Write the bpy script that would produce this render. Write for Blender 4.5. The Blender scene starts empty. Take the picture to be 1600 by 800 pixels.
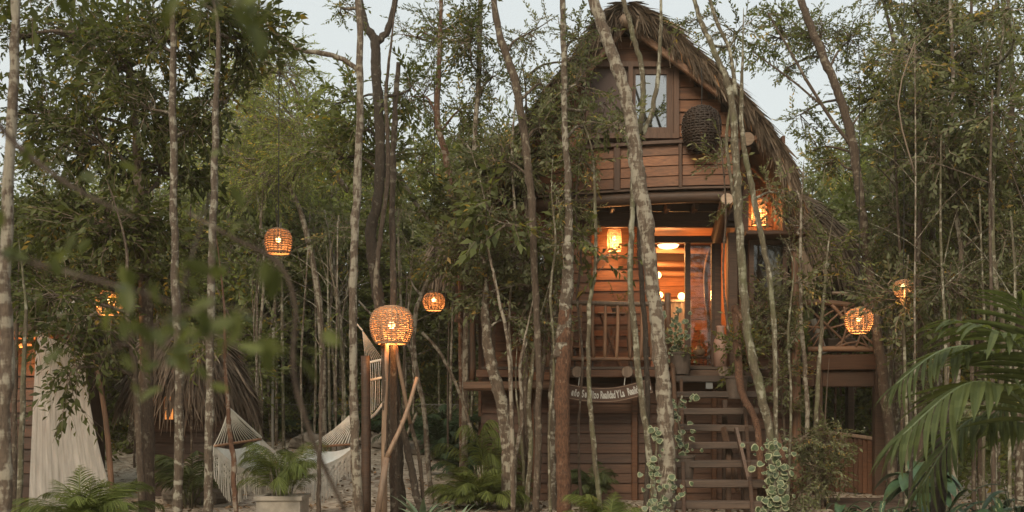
import bpy, math, random
import numpy as np
from mathutils import Vector, Matrix, Euler, Quaternion

sc = bpy.context.scene
# ------------------------------------------------------------------ camera
F = 1600.0; HZ = 650.0; EYE = 1.7
cam_d = bpy.data.cameras.new('camera'); cam = bpy.data.objects.new('camera', cam_d)
sc.collection.objects.link(cam); sc.camera = cam
cam.location = (0, 0, EYE); cam.rotation_euler = (math.radians(90), 0, 0)
cam_d.sensor_width = 36; cam_d.lens = 36.0; cam_d.shift_y = (HZ - 400) / 1600.0
cam_d.clip_start = 0.1; cam_d.clip_end = 800
cam_d.dof.use_dof = True; cam_d.dof.focus_distance = 18.5; cam_d.dof.aperture_fstop = 1.6
# ------------------------------------------------------------------ light
SUN_EL, SUN_AZ = math.radians(34), math.radians(200)      # behind the camera, to the left
world = bpy.data.worlds.new('World'); sc.world = world; world.use_nodes = True
wn = world.node_tree; wn.nodes.clear()
w_out = wn.nodes.new('ShaderNodeOutputWorld'); w_bg = wn.nodes.new('ShaderNodeBackground')
w_sky = wn.nodes.new('ShaderNodeTexSky'); w_sky.sky_type = 'NISHITA'; w_sky.sun_disc = False
w_sky.sun_elevation = SUN_EL; w_sky.sun_rotation = SUN_AZ; w_sky.air_density = 1.6; w_sky.dust_density = 3.0
w_mix = wn.nodes.new('ShaderNodeMix'); w_mix.data_type = 'RGBA'; w_mix.inputs[0].default_value = 0.82
w_mix.inputs[7].default_value = (6.75, 7.1, 6.95, 1)        # the even pale overcast
wn.links.new(w_sky.outputs[0], w_mix.inputs[6]); wn.links.new(w_mix.outputs[2], w_bg.inputs[0])
w_bg.inputs[1].default_value = 0.112; wn.links.new(w_bg.outputs[0], w_out.inputs[0])
sun_d = bpy.data.lights.new('sun', 'SUN'); sun_d.energy = 2.8; sun_d.angle = math.radians(25)
sun_d.color = (1.0, 0.85, 0.64)
sun = bpy.data.objects.new('sun', sun_d); sc.collection.objects.link(sun)
_sd = Vector((math.sin(SUN_AZ) * math.cos(SUN_EL), math.cos(SUN_AZ) * math.cos(SUN_EL), math.sin(SUN_EL)))
sun.rotation_euler = _sd.to_track_quat('Z', 'Y').to_euler()
vs = sc.view_settings; vs.view_transform = 'Standard'; vs.look = 'None'; vs.exposure = 0.18; vs.gamma = 1.0
sc.cycles.use_denoising = True; sc.cycles.max_bounces = 7; sc.cycles.diffuse_bounces = 4
sc.cycles.transmission_bounces = 6; sc.cycles.transparent_max_bounces = 12; sc.cycles.sample_clamp_indirect = 4
sc.cycles.caustics_reflective = False; sc.cycles.caustics_refractive = False

# ------------------------------------------------------------------ helpers
C = sc.collection
W = {}                                   # world origin of every object built here
def V(*a): return Vector(a)
def P(px, py, Y): return Vector(((px - 800) / F * Y, Y, EYE + (HZ - py) / F * Y))
def sstep(a, b, x):
    t = min(1, max(0, (x - a) / (b - a))); return t * t * (3 - 2 * t)
def ground_z(x, y):
    return 1.15 * sstep(19.5, 31, y) * (1 - sstep(-2.5, 1.5, x)) + 0.25 * sstep(21, 34, y) * sstep(5, 8, x)

def tag(o, label=None, cat=None, group=None, kind=None):
    if label: o['label'] = label
    if cat: o['category'] = cat
    if group: o['group'] = group
    if kind: o['kind'] = kind
    return o
def link(o, parent, origin):
    C.objects.link(o); origin = Vector(origin); W[o.name] = origin
    if parent is not None:
        o.parent = parent; o.location = origin - W[parent.name]
    else: o.location = origin
    return o
def empty(name, loc, label=None, cat=None, group=None, parent=None, kind=None):
    o = bpy.data.objects.new(name, None); o.empty_display_size = 0.1
    link(o, parent, loc); return tag(o, label, cat, group, kind)
def copy_tree(o, parent=None):
    c = o.copy(); C.objects.link(c)
    if parent is not None: c.parent = parent
    for ch in list(o.children): copy_tree(ch, c)
    return c
def copy_thing(o, loc, label=None, group=None, rz=None, scale=None):
    c = copy_tree(o); c.location = loc; W[c.name] = Vector(loc)
    if label: c['label'] = label
    if group: c['group'] = group
    if rz is not None: c.rotation_euler = (0, 0, rz)
    if scale is not None: c.scale = scale if hasattr(scale, '__len__') else (scale,) * 3
    return c

class MB:
    def __init__(s): s.v = []; s.f = []; s.m = []
    def add(s, v, f, m=0):
        k = len(s.v); s.v.extend([tuple(p) for p in v]); s.f.extend([tuple(i + k for i in q) for q in f]); s.m.extend([m] * len(f)); return s
    def box(s, c, d, R=None, m=0, bev=0.0):
        x, y, z = d[0] / 2, d[1] / 2, d[2] / 2
        if bev <= 0:
            pts = [V(a * x, b * y, e * z) for e in (-1, 1) for b in (-1, 1) for a in (-1, 1)]
            fs = [(0, 2, 3, 1), (4, 5, 7, 6), (0, 1, 5, 4), (2, 6, 7, 3), (0, 4, 6, 2), (1, 3, 7, 5)]
        else:                            # chamfered long edges: 8-gon section along the longest axis
            ax = max(range(3), key=lambda i: d[i]); o1, o2 = [i for i in range(3) if i != ax]
            h = [x, y, z]; a, b = h[o1], h[o2]; bv = min(bev, a * .9, b * .9)
            prof = [(-a + bv, -b), (a - bv, -b), (a, -b + bv), (a, b - bv), (a - bv, b), (-a + bv, b), (-a, b - bv), (-a, -b + bv)]
            pts = []
            for e in (-1, 1):
                for p, q in prof:
                    w = [0, 0, 0]; w[ax] = e * h[ax]; w[o1] = p; w[o2] = q; pts.append(V(*w))
            fs = [tuple(reversed(range(8))), tuple(range(8, 16))] + [(i, (i + 1) % 8, 8 + (i + 1) % 8, 8 + i) for i in range(8)]
        if R is not None: pts = [R @ p for p in pts]
        c = Vector(c); return s.add([p + c for p in pts], fs, m)
    def beam(s, a, b, w, h, m=0, bev=0.0):   # box from a to b, w across, h high
        a, b = Vector(a), Vector(b); d = b - a; L = d.length; x = d.normalized()
        up = V(0, 0, 1) if abs(x.z) < .95 else V(0, 1, 0)
        y = up.cross(x).normalized(); z = x.cross(y)
        R = Matrix((x, y, z)).transposed()
        return s.box((a + b) / 2, (L, w, h), R, m, bev)
    def tube(s, pts, rad, n=8, wob=0.0, rng=None, cap=True, m=0, sm=3):
        v, f = tube_geo(pts, rad, n, wob, rng, cap, sm); return s.add(v, f, m)
    def lathe(s, prof, c=(0, 0, 0), n=20, m=0):
        c = Vector(c); v = []; f = []
        for r, z in prof:
            for i in range(n):
                a = 2 * math.pi * i / n; v.append(c + V(r * math.cos(a), r * math.sin(a), z))
        for j in range(len(prof) - 1):
            for i in range(n): f.append((j * n + i, j * n + (i + 1) % n, (j + 1) * n + (i + 1) % n, (j + 1) * n + i))
        if prof[0][0] > .001: f.append(tuple(reversed(range(n))))
        if prof[-1][0] > .001: f.append(tuple(range((len(prof) - 1) * n, len(prof) * n)))
        return s.add(v, f, m)
    def build(s, name, mat, parent=None, origin=None, smooth=False, label=None, cat=None, group=None, kind=None):
        if origin is None: origin = W[parent.name] if parent is not None else Vector(s.v[0])
        o3 = Vector(origin)
        me = bpy.data.meshes.new(name); me.from_pydata([tuple(Vector(p) - o3) for p in s.v], [], s.f)
        mats = mat if isinstance(mat, (list, tuple)) else [mat]
        for mm in mats:
            if mm is not None: me.materials.append(mm)
        if len(mats) > 1: me.polygons.foreach_set('material_index', s.m)
        if smooth: me.polygons.foreach_set('use_smooth', [True] * len(me.polygons))
        me.update()
        return tag(link(bpy.data.objects.new(name, me), parent, o3), label, cat, group, kind)

def catmull(pts, rad, sub):
    pts = [np.array(p, float) for p in pts]; n = len(pts); rad = list(rad)
    if n < 3 or sub < 2: return np.array(pts), np.array(rad, float)
    out = []; ro = []
    for i in range(n - 1):
        p0 = pts[max(i - 1, 0)]; p1 = pts[i]; p2 = pts[i + 1]; p3 = pts[min(i + 2, n - 1)]
        for k in range(sub):
            t = k / sub
            out.append(.5 * ((2 * p1) + (p2 - p0) * t + (2 * p0 - 5 * p1 + 4 * p2 - p3) * t * t + (3 * p1 - 3 * p2 + p3 - p0) * t ** 3))
            ro.append(rad[i] * (1 - t) + rad[i + 1] * t)
    out.append(pts[-1]); ro.append(rad[-1])
    return np.array(out), np.array(ro)
def tube_geo(pts, rad, n=8, wob=0.0, rng=None, cap=True, sub=3):
    if not hasattr(rad, '__len__'): rad = [rad] * len(pts)
    p, r = catmull(pts, rad, sub); m = len(p)
    t = np.gradient(p, axis=0); t /= np.linalg.norm(t, axis=1)[:, None] + 1e-9
    u = np.cross(t[0], [0.3, 0.9, 0.1]); u /= np.linalg.norm(u)
    U = []
    for i in range(m):
        u = u - t[i] * np.dot(u, t[i]); u /= np.linalg.norm(u) + 1e-9; U.append(u)
    U = np.array(U); B = np.cross(t, U)
    a = np.arange(n) * 2 * math.pi / n
    rr = np.repeat(r[:, None], n, 1)
    if wob and rng is not None:
        rr = rr * (1 + wob * rng.standard_normal((m, n)) * .6 + wob * rng.standard_normal((m, 1)) * .7)
    v = p[:, None, :] + rr[..., None] * (np.cos(a)[None, :, None] * U[:, None, :] + np.sin(a)[None, :, None] * B[:, None, :])
    v = v.reshape(-1, 3)
    f = []
    for j in range(m - 1):
        for i in range(n): f.append((j * n + i, j * n + (i + 1) % n, (j + 1) * n + (i + 1) % n, (j + 1) * n + i))
    if cap: f += [tuple(reversed(range(n))), tuple(range((m - 1) * n, m * n))]
    return [tuple(q) for q in v], f

def np_quads(name, Vt, Q, mats, midx=None, tint=None, parent=None, origin=(0, 0, 0), smooth=False, **kw):
    """Vt (n,3) world coordinates, Q (m,4)"""
    me = bpy.data.meshes.new(name); o3 = np.array(origin, float)
    Vt = (np.asarray(Vt) - o3).astype(np.float32); Q = np.asarray(Q, dtype=np.int32); m = len(Q)
    me.vertices.add(len(Vt)); me.vertices.foreach_set('co', Vt.ravel())
    me.loops.add(m * 4); me.loops.foreach_set('vertex_index', Q.ravel())
    me.polygons.add(m); me.polygons.foreach_set('loop_start', np.arange(0, m * 4, 4, dtype=np.int32))
    try: me.polygons.foreach_set('loop_total', np.full(m, 4, dtype=np.int32))
    except Exception: pass
    for mm in mats: me.materials.append(mm)
    if midx is not None: me.polygons.foreach_set('material_index', np.asarray(midx, dtype=np.int32))
    if smooth: me.polygons.foreach_set('use_smooth', np.ones(m, dtype=bool))
    if tint is not None:
        at = me.attributes.new('tint', 'FLOAT', 'FACE'); at.data.foreach_set('value', np.asarray(tint, dtype=np.float32))
    me.update(calc_edges=True)
    o = bpy.data.objects.new(name, me); link(o, parent, Vector(origin)); return tag(o, **kw)

# ------------------------------------------------------------------ materials
def mat_new(name):
    m = bpy.data.materials.new(name); m.use_nodes = True; nt = m.node_tree
    return m, nt, nt.nodes['Principled BSDF'], nt.nodes['Material Output']
def ramp(nt, fac, stops):
    r = nt.nodes.new('ShaderNodeValToRGB'); e = r.color_ramp.elements
    while len(e) < len(stops): e.new(.5)
    for i, (p, c) in enumerate(stops): e[i].position = p; e[i].color = (*c, 1)
    nt.links.new(fac, r.inputs[0]); return r.outputs[0]
def coords(nt, scale, rand=True, rot=(0, 0, 0)):
    tc = nt.nodes.new('ShaderNodeTexCoord'); mp = nt.nodes.new('ShaderNodeMapping')
    mp.inputs['Scale'].default_value = scale; mp.inputs['Rotation'].default_value = rot
    src = tc.outputs['Object']
    if rand:
        oi = nt.nodes.new('ShaderNodeObjectInfo'); vm = nt.nodes.new('ShaderNodeVectorMath'); vm.operation = 'SCALE'
        vm.inputs[0].default_value = (37, 19, 53); nt.links.new(oi.outputs['Random'], vm.inputs['Scale'])
        ad = nt.nodes.new('ShaderNodeVectorMath'); nt.links.new(src, ad.inputs[0]); nt.links.new(vm.outputs[0], ad.inputs[1]); src = ad.outputs[0]
    nt.links.new(src, mp.inputs[0]); return mp.outputs[0]
def noise(nt, vec, scale, detail=4, rough=.55, dist=0.0):
    n = nt.nodes.new('ShaderNodeTexNoise'); n.inputs['Scale'].default_value = scale; n.inputs['Detail'].default_value = detail
    n.inputs['Roughness'].default_value = rough; n.inputs['Distortion'].default_value = dist
    nt.links.new(vec, n.inputs['Vector']); return n.outputs['Fac']
def math_n(nt, op, a, b):
    n = nt.nodes.new('ShaderNodeMath'); n.operation = op
    for i, x in enumerate((a, b)):
        if isinstance(x, (int, float)): n.inputs[i].default_value = x
        else: nt.links.new(x, n.inputs[i])
    return n.outputs[0]
def mixc(nt, fac, a, b, mode='MIX'):
    n = nt.nodes.new('ShaderNodeMix'); n.data_type = 'RGBA'; n.blend_type = mode
    for i, x in ((0, fac), (6, a), (7, b)):
        if isinstance(x, (int, float)): n.inputs[i].default_value = x
        elif isinstance(x, tuple): n.inputs[i].default_value = (*x, 1)
        else: nt.links.new(x, n.inputs[i])
    return n.outputs[2]
def bump(nt, h, bsdf, dist=.01, strength=.6):
    b = nt.nodes.new('ShaderNodeBump'); b.inputs['Distance'].default_value = dist; b.inputs['Strength'].default_value = strength
    nt.links.new(h, b.inputs['Height']); nt.links.new(b.outputs[0], bsdf.inputs['Normal'])

def wood(name, dark, light, axis=0, rough=.6, weather=0.25):
    m, nt, b, out = mat_new(name)
    s = [14, 14, 14]; s[axis] = .9
    v = coords(nt, tuple(s)); g = noise(nt, v, 2.2, 6, .6, .6)
    v2 = coords(nt, (1.3, 1.3, 1.3)); g2 = noise(nt, v2, 1.6, 4)
    c = ramp(nt, g, [(.25, dark), (.72, light)])
    oi = nt.nodes.new('ShaderNodeObjectInfo')
    val = math_n(nt, 'ADD', math_n(nt, 'MULTIPLY', oi.outputs['Random'], .7), .62)
    hs = nt.nodes.new('ShaderNodeHueSaturation'); nt.links.new(c, hs.inputs['Color']); nt.links.new(val, hs.inputs['Value'])
    hs.inputs['Saturation'].default_value = .95
    dirt = ramp(nt, g2, [(.42, (0, 0, 0)), (.68, (1, 1, 1))])
    grey = tuple(sum(dark) / 3 * k for k in (1.25, 1.1, .9))
    c2 = mixc(nt, math_n(nt, 'MULTIPLY', dirt, weather), hs.outputs[0], grey)
    nt.links.new(c2, b.inputs['Base Color']); b.inputs['Roughness'].default_value = rough
    bump(nt, g, b, .006, .5); return m
def bark(name, dark, mid, pale, cover=.5, band=.35, moss=None):
    m, nt, b, out = mat_new(name)
    v = coords(nt, (7, 7, 7 * band)); v2 = coords(nt, (3, 3, 9)); v3 = coords(nt, (26, 26, 9))
    n1 = noise(nt, v, 1.3, 5, .62, .8); n2 = noise(nt, v2, 1.2, 4, .6); n3 = noise(nt, v3, 1.5, 4, .6)
    c = ramp(nt, n3, [(.3, dark), (.7, mid)])
    patch = ramp(nt, math_n(nt, 'ADD', math_n(nt, 'MULTIPLY', n1, .6), math_n(nt, 'MULTIPLY', n2, .4)), [(.60 - cover * .3, (0, 0, 0)), (.66 - cover * .3, (1, 1, 1))])
    c = mixc(nt, patch, c, pale)
    ring = ramp(nt, n2, [(.28, (1, 1, 1)), (.36, (0, 0, 0))])
    c = mixc(nt, math_n(nt, 'MULTIPLY', ring, .7), c, dark)
    if moss:
        v4 = coords(nt, (2, 2, 1)); mo = ramp(nt, noise(nt, v4, 1.7, 4), [(.5, (0, 0, 0)), (.62, (1, 1, 1))])
        c = mixc(nt, math_n(nt, 'MULTIPLY', mo, .6), c, moss)
    nt.links.new(c, b.inputs['Base Color']); b.inputs['Roughness'].default_value = .85
    crk = noise(nt, coords(nt, (40, 40, 5)), 1.4, 6, .7, 1.5)
    bump(nt, math_n(nt, 'ADD', math_n(nt, 'ADD', n3, n1), math_n(nt, 'MULTIPLY', crk, 1.5)), b, .02, 1.0); return m
def leafmat(name, dark, light, trans=.35, rough=.45):
    m, nt, b, out = mat_new(name)
    at = nt.nodes.new('ShaderNodeAttribute'); at.attribute_name = 'tint'
    c = ramp(nt, at.outputs['Fac'], [(0, dark), (.6, tuple((a + d) / 2 for a, d in zip(light, dark))), (.93, light), (1, tuple(a * k + e for a, k, e in zip(light, (1.3, .9, .7), (.12, .06, .0))))])
    oi = nt.nodes.new('ShaderNodeObjectInfo')
    hs = nt.nodes.new('ShaderNodeHueSaturation'); nt.links.new(c, hs.inputs['Color'])
    nt.links.new(math_n(nt, 'ADD', math_n(nt, 'MULTIPLY', oi.outputs['Random'], .3), .85), hs.inputs['Value'])
    nt.links.new(hs.outputs[0], b.inputs['Base Color']); b.inputs['Roughness'].default_value = rough
    b.inputs['Specular IOR Level'].default_value = .22
    t = nt.nodes.new('ShaderNodeBsdfTranslucent'); mx = nt.nodes.new('ShaderNodeMixShader'); mx.inputs[0].default_value = trans
    tc = mixc(nt, 1.0, hs.outputs[0], (1.5, 1.45, .7), 'MULTIPLY'); nt.links.new(tc, t.inputs[0])
    nt.links.new(b.outputs[0], mx.inputs[1]); nt.links.new(t.outputs[0], mx.inputs[2]); nt.links.new(mx.outputs[0], out.inputs[0]); return m
def plain(name, col, rough=.6, var=.15, sc_=6.0, metal=0.0, bmp=.3):
    m, nt, b, out = mat_new(name)
    n = noise(nt, coords(nt, (1, 1, 1)), sc_, 5)
    c = ramp(nt, n, [(.3, tuple(x * (1 - var) for x in col)), (.7, tuple(min(1, x * (1 + var)) for x in col))])
    nt.links.new(c, b.inputs['Base Color']); b.inputs['Roughness'].default_value = rough; b.inputs['Metallic'].default_value = metal
    if bmp: bump(nt, n, b, .01, bmp)
    return m
def emit(name, col, s):
    m, nt, b, out = mat_new(name); b.inputs['Base Color'].default_value = (*col, 1)
    b.inputs['Emission Color'].default_value = (*col, 1); b.inputs['Emission Strength'].default_value = s; return m
def cloth(name, col, trans=.3, alpha=1.0, stripes=0):
    m, nt, b, out = mat_new(name)
    n = noise(nt, coords(nt, (9, 9, .8)), 2, 4)
    c = ramp(nt, n, [(.3, tuple(x * .82 for x in col)), (.7, col)]); nt.links.new(c, b.inputs['Base Color']); b.inputs['Roughness'].default_value = .9
    t = nt.nodes.new('ShaderNodeBsdfTranslucent'); nt.links.new(c, t.inputs[0]); mx = nt.nodes.new('ShaderNodeMixShader'); mx.inputs[0].default_value = trans
    nt.links.new(b.outputs[0], mx.inputs[1]); nt.links.new(t.outputs[0], mx.inputs[2]); last = mx.outputs[0]
    if alpha < 1:
        tr = nt.nodes.new('ShaderNodeBsdfTransparent'); m2 = nt.nodes.new('ShaderNodeMixShader')
        nt.links.new(ramp(nt, n, [(.25, (alpha - .12,) * 3), (.75, (min(1, alpha + .12),) * 3)]), m2.inputs[0])
        nt.links.new(tr.outputs[0], m2.inputs[1]); nt.links.new(last, m2.inputs[2]); last = m2.outputs[0]
    nt.links.new(last, out.inputs[0]); return m
def glass(name, tint=(.75, .8, .8), refl=.35):
    m, nt, b, out = mat_new(name)
    tr = nt.nodes.new('ShaderNodeBsdfTransparent'); tr.inputs[0].default_value = (*tint, 1)
    gl = nt.nodes.new('ShaderNodeBsdfGlossy'); gl.inputs['Roughness'].default_value = .03
    fr = nt.nodes.new('ShaderNodeFresnel'); fr.inputs[0].default_value = 1.5
    mx = nt.nodes.new('ShaderNodeMixShader'); nt.links.new(math_n(nt, 'ADD', fr.outputs[0], refl), mx.inputs[0])
    nt.links.new(tr.outputs[0], mx.inputs[1]); nt.links.new(gl.outputs[0], mx.inputs[2]); nt.links.new(mx.outputs[0], out.inputs[0]); return m

M = dict(
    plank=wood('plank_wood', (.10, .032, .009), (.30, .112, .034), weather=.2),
    plank_dark_shaded=wood('dark_shaded_plank_wood', (.052, .019, .007), (.135, .053, .020), weather=.15),  # darker copy of plank; the shade on the lower walls is in its colour
    beam=wood('beam_wood', (.045, .024, .015), (.12, .062, .034)),
    frame=wood('window_frame_wood', (.075, .036, .02), (.17, .085, .048), axis=2),
    log=wood('log_wood', (.12, .055, .028), (.28, .145, .075), axis=0),
    log_v=wood('upright_log_wood', (.075, .036, .02), (.27, .135, .07), axis=2, weather=.5),
    log_grey=wood('weathered_log', (.12, .08, .055), (.32, .22, .15), axis=2),
    tread=wood('stair_tread_wood', (.035, .021, .014), (.105, .066, .044), weather=.3),
    end=wood('sawn_log_end', (.22, .14, .09), (.42, .29, .19)),
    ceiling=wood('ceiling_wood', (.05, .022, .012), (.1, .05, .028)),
    bark_pale=bark('pale_lichen_bark', (.085, .06, .042), (.19, .14, .10), (.36, .32, .25), .40),
    bark_mottled=bark('mottled_bark', (.075, .052, .036), (.16, .12, .085), (.36, .33, .26), .32, .6),
    bark_brown=bark('brown_bark', (.065, .043, .03), (.14, .10, .07), (.27, .23, .17), .2, .4),
    bark_red=bark('red_peeling_bark', (.09, .045, .028), (.21, .105, .06), (.32, .26, .2), .25, .5),
    bark_dark=bark('dark_bark', (.04, .03, .022), (.09, .065, .046), (.2, .18, .14), .15, .6),
    bark_green=bark('green_grey_bark', (.085, .07, .045), (.19, .155, .10), (.40, .38, .29), .3, .3, (.15, .155, .075)),
    twig=plain('twig_bark', (.20, .15, .11), .85),
    leaf_dark=leafmat('dark_green_leaf', (.045, .055, .02), (.15, .17, .058), .4),
    leaf_mid=leafmat('mid_green_leaf', (.065, .08, .03), (.21, .24, .09), .45),
    leaf_bright=leafmat('bright_green_leaf', (.12, .15, .045), (.34, .38, .15), .55),
    leaf_olive=leafmat('olive_leaf', (.072, .084, .042), (.25, .27, .15), .42),
    leaf_far=leafmat('far_leaf', (.09, .11, .045), (.28, .32, .14), .5),
    palm=leafmat('palm_leaf', (.06, .085, .022), (.22, .26, .08), .42, .5), pale_pole=wood('pale_pole_wood', (.17, .10, .06), (.46, .30, .19), axis=2, weather=.3),
    palm_dark=leafmat('dark_palm_leaf', (.045, .062, .024), (.15, .18, .075), .38, .6),
    fern=leafmat('fern_leaf', (.02, .04, .018), (.07, .11, .05), .3),
    ivy=leafmat('ivy_leaf', (.04, .075, .03), (.13, .19, .07), .3),
    cream=plain('cream_leaf_margin', (.25, .26, .15), .7, .35, 25),
    thatch=leafmat('thatch_straw', (.085, .060, .042), (.44, .34, .25), .0, .85),
    thatch_base=plain('thatch_underlayer', (.085, .06, .042), .95, .3),
    wicker=wood('wicker_cane', (.26, .14, .075), (.52, .33, .19), axis=0, weather=.1),
    wicker_dark=wood('dark_wicker_cane', (.03, .018, .012), (.11, .065, .042), weather=.1),
    bulb=emit('lit_bulb', (1, .62, .25), 7), globe=emit('lit_globe', (1, .62, .3), 3),
    glass=glass('window_glass', (.85, .85, .83), .02), glass_refl=glass('reflecting_glass', (.35, .38, .38), .45),
    screen=plain('insect_screen', (.12, .085, .075), .8, .08, 3),
    rope=plain('cotton_rope', (.68, .65, .58), .9, .1), macrame=cloth('macrame_cotton', (.66, .62, .55), .2),
    net=cloth('mosquito_net', (.82, .79, .74), .5, .88), white=cloth('white_cotton', (.76, .80, .80), .25),
    curtain=cloth('pale_curtain', (.6, .56, .50), .4), sign=wood('sign_board_wood', (.06, .03, .02), (.12, .06, .035)),
    paint=plain('white_lettering', (.62, .6, .55), .7, .05), sign_edge=plain('sign_edge_line', (.36, .24, .16), .7),
    concrete=plain('pale_concrete', (.36, .32, .27), .9, .15, 9), clay=plain('dusky_clay', (.36, .22, .17), .7, .08, 4),
    pot=plain('dark_pot', (.09, .065, .05), .75, .3), soil=plain('dark_soil', (.05, .035, .025), .95, .3),
    rock=plain('limestone_rock', (.20, .17, .14), .95, .5, 4, 0, 1.0), wire=plain('galvanised_wire', (.28, .26, .23), .5, .1, 6, .6),
    black=plain('black_cord', (.02, .018, .016), .7), jug=plain('cream_jug', (.45, .34, .24), .6), metal=plain('grey_metal', (.3, .3, .29), .4, .1, 5, .8),
    orange=emit('warm_lit_wall', (1, .34, .08), .9),  # emission paints lamplight on the hut strip; a lamp shade shares it
)
# ------------------------------------------------------------------ setting: ground
def ground_mat():
    m, nt, b, out = mat_new('sandy_forest_floor')
    v = coords(nt, (1, 1, 1), False)
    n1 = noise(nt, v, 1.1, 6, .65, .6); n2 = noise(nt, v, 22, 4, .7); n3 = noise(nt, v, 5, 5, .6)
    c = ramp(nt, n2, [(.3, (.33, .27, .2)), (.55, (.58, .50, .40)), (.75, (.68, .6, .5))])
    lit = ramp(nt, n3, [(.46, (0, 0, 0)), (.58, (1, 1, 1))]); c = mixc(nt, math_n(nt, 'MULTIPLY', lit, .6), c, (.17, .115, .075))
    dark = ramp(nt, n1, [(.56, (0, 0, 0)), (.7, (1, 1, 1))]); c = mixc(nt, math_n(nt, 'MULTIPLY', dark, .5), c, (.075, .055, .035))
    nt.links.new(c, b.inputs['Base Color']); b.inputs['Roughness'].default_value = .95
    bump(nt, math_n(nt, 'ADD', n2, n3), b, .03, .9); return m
def build_ground():
    xs = np.concatenate([np.linspace(-400, -30, 12), np.linspace(-28, 28, 113), np.linspace(30, 400, 12)])
    ys = np.concatenate([np.linspace(-60, 0, 8), np.linspace(1, 45, 100), np.linspace(50, 600, 18)])
    r = np.random.default_rng(1); vv = []
    for y in ys:
        for x in xs:
            vv.append((x, y, ground_z(x, y) + (r.random() - .5) * .05 * (abs(x) < 28 and 1 < y < 45)))
    nx = len(xs); q = [(j * nx + i, j * nx + i + 1, (j + 1) * nx + i + 1, (j + 1) * nx + i) for j in range(len(ys) - 1) for i in range(nx - 1)]
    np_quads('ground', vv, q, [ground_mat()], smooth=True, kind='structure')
build_ground()
def build_litter():                      # fallen leaves and pebbles lying on the sand
    r = np.random.default_rng(5); n = 9000
    x = r.uniform(-13, 10, n); y = r.uniform(14.5, 31, n); z = np.array([ground_z(a, b) for a, b in zip(x, y)]) + .03
    s = r.uniform(.03, .085, n); a = r.uniform(0, 6.28, n); tl = r.normal(0, .25, (n, 2))
    q = np.array([(-1, 0), (0, -.5), (1, 0), (0, .5)])
    P4 = np.zeros((n, 4, 3))
    for k in range(4):
        u, w = q[k]; P4[:, k, 0] = x + s * (u * np.cos(a) - w * np.sin(a)); P4[:, k, 1] = y + s * (u * np.sin(a) + w * np.cos(a))
        P4[:, k, 2] = z + s * (u * tl[:, 0] + w * tl[:, 1])
    lm = leafmat('fallen_leaf', (.07, .045, .025), (.30, .20, .12), .1, .9)
    np_quads('fallen_leaves', P4.reshape(-1, 3), np.arange(n * 4).reshape(n, 4), [lm], tint=r.random(n), kind='stuff')
build_litter()

# ------------------------------------------------------------------ leafy sprays
def spray_template(seed, n=12, L=.5, leaf=.105, wid=.045, droop=.25, end=True):
    """a twig along +X with alternate folded leaves; returns V,Q,midx,tint"""
    r = np.random.default_rng(seed); V_, Q_, mi, ti = [], [], [], []
    def quad(a, b, c, d, m, t):
        k = len(V_); V_.extend([a, b, c, d]); Q_.append((k, k + 1, k + 2, k + 3)); mi.append(m); ti.append(t)
    pt = lambda t: np.array([L * t, .05 * math.sin(3 * t + seed), -droop * L * t * t])
    for s0, s1 in ((0, .5), (.5, 1)):
        p, q = pt(s0), pt(s1); w0, w1 = .006 * (1 - .7 * s0), .006 * (1 - .7 * s1)
        for k in range(3):
            a0, a1 = k * 2.094, (k + 1) * 2.094
            quad(p + w0 * np.array([0, math.cos(a0), math.sin(a0)]), p + w0 * np.array([0, math.cos(a1), math.sin(a1)]),
                 q + w1 * np.array([0, math.cos(a1), math.sin(a1)]), q + w1 * np.array([0, math.cos(a0), math.sin(a0)]), 1, .5)
    for i in range(n):
        t = .12 + .88 * (i + r.random() * .5) / n; p = pt(min(t, 1)); side = 1 if i % 2 else -1
        ang = side * r.uniform(.5, 1.25) * (1.1 - .6 * t); el = r.normal(-.25, .4)
        d = np.array([math.cos(ang) * math.cos(el), math.sin(ang) * math.cos(el), math.sin(el)])
        up = np.array([r.normal(0, .45), r.normal(0, .45), 1.]); sd = np.cross(up, d); sd /= np.linalg.norm(sd); nn = np.cross(d, sd)
        l = leaf * r.uniform(.65, 1.25); w = wid * l / leaf * r.uniform(.85, 1.15)
        quad(p, p + d * l * .45 - sd * w * .5 + nn * w * .18, p + d * l - nn * l * .12, p + d * l * .45 + sd * w * .5 + nn * w * .18, 0, r.random())
    return np.array(V_), np.array(Q_), np.array(mi), np.array(ti)
SPRAYS = {}
def sprays_for(kind):
    if kind not in SPRAYS:
        a = dict(small=dict(n=14, L=.46, leaf=.085, wid=.036), mid=dict(n=12, L=.55, leaf=.125, wid=.055), big=dict(n=10, L=.6, leaf=.19, wid=.08),
                 fine=dict(n=22, L=.6, leaf=.06, wid=.022), hang=dict(n=13, L=.6, leaf=.12, wid=.05, droop=.9), far=dict(n=12, L=.9, leaf=.2, wid=.095),
                 vfar=dict(n=9, L=1.5, leaf=.42, wid=.22), tiny=dict(n=12, L=.3, leaf=.05, wid=.026))[kind]
        SPRAYS[kind] = [spray_template(s * 7 + 1, **a) for s in range(5)]
    return SPRAYS[kind]
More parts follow.
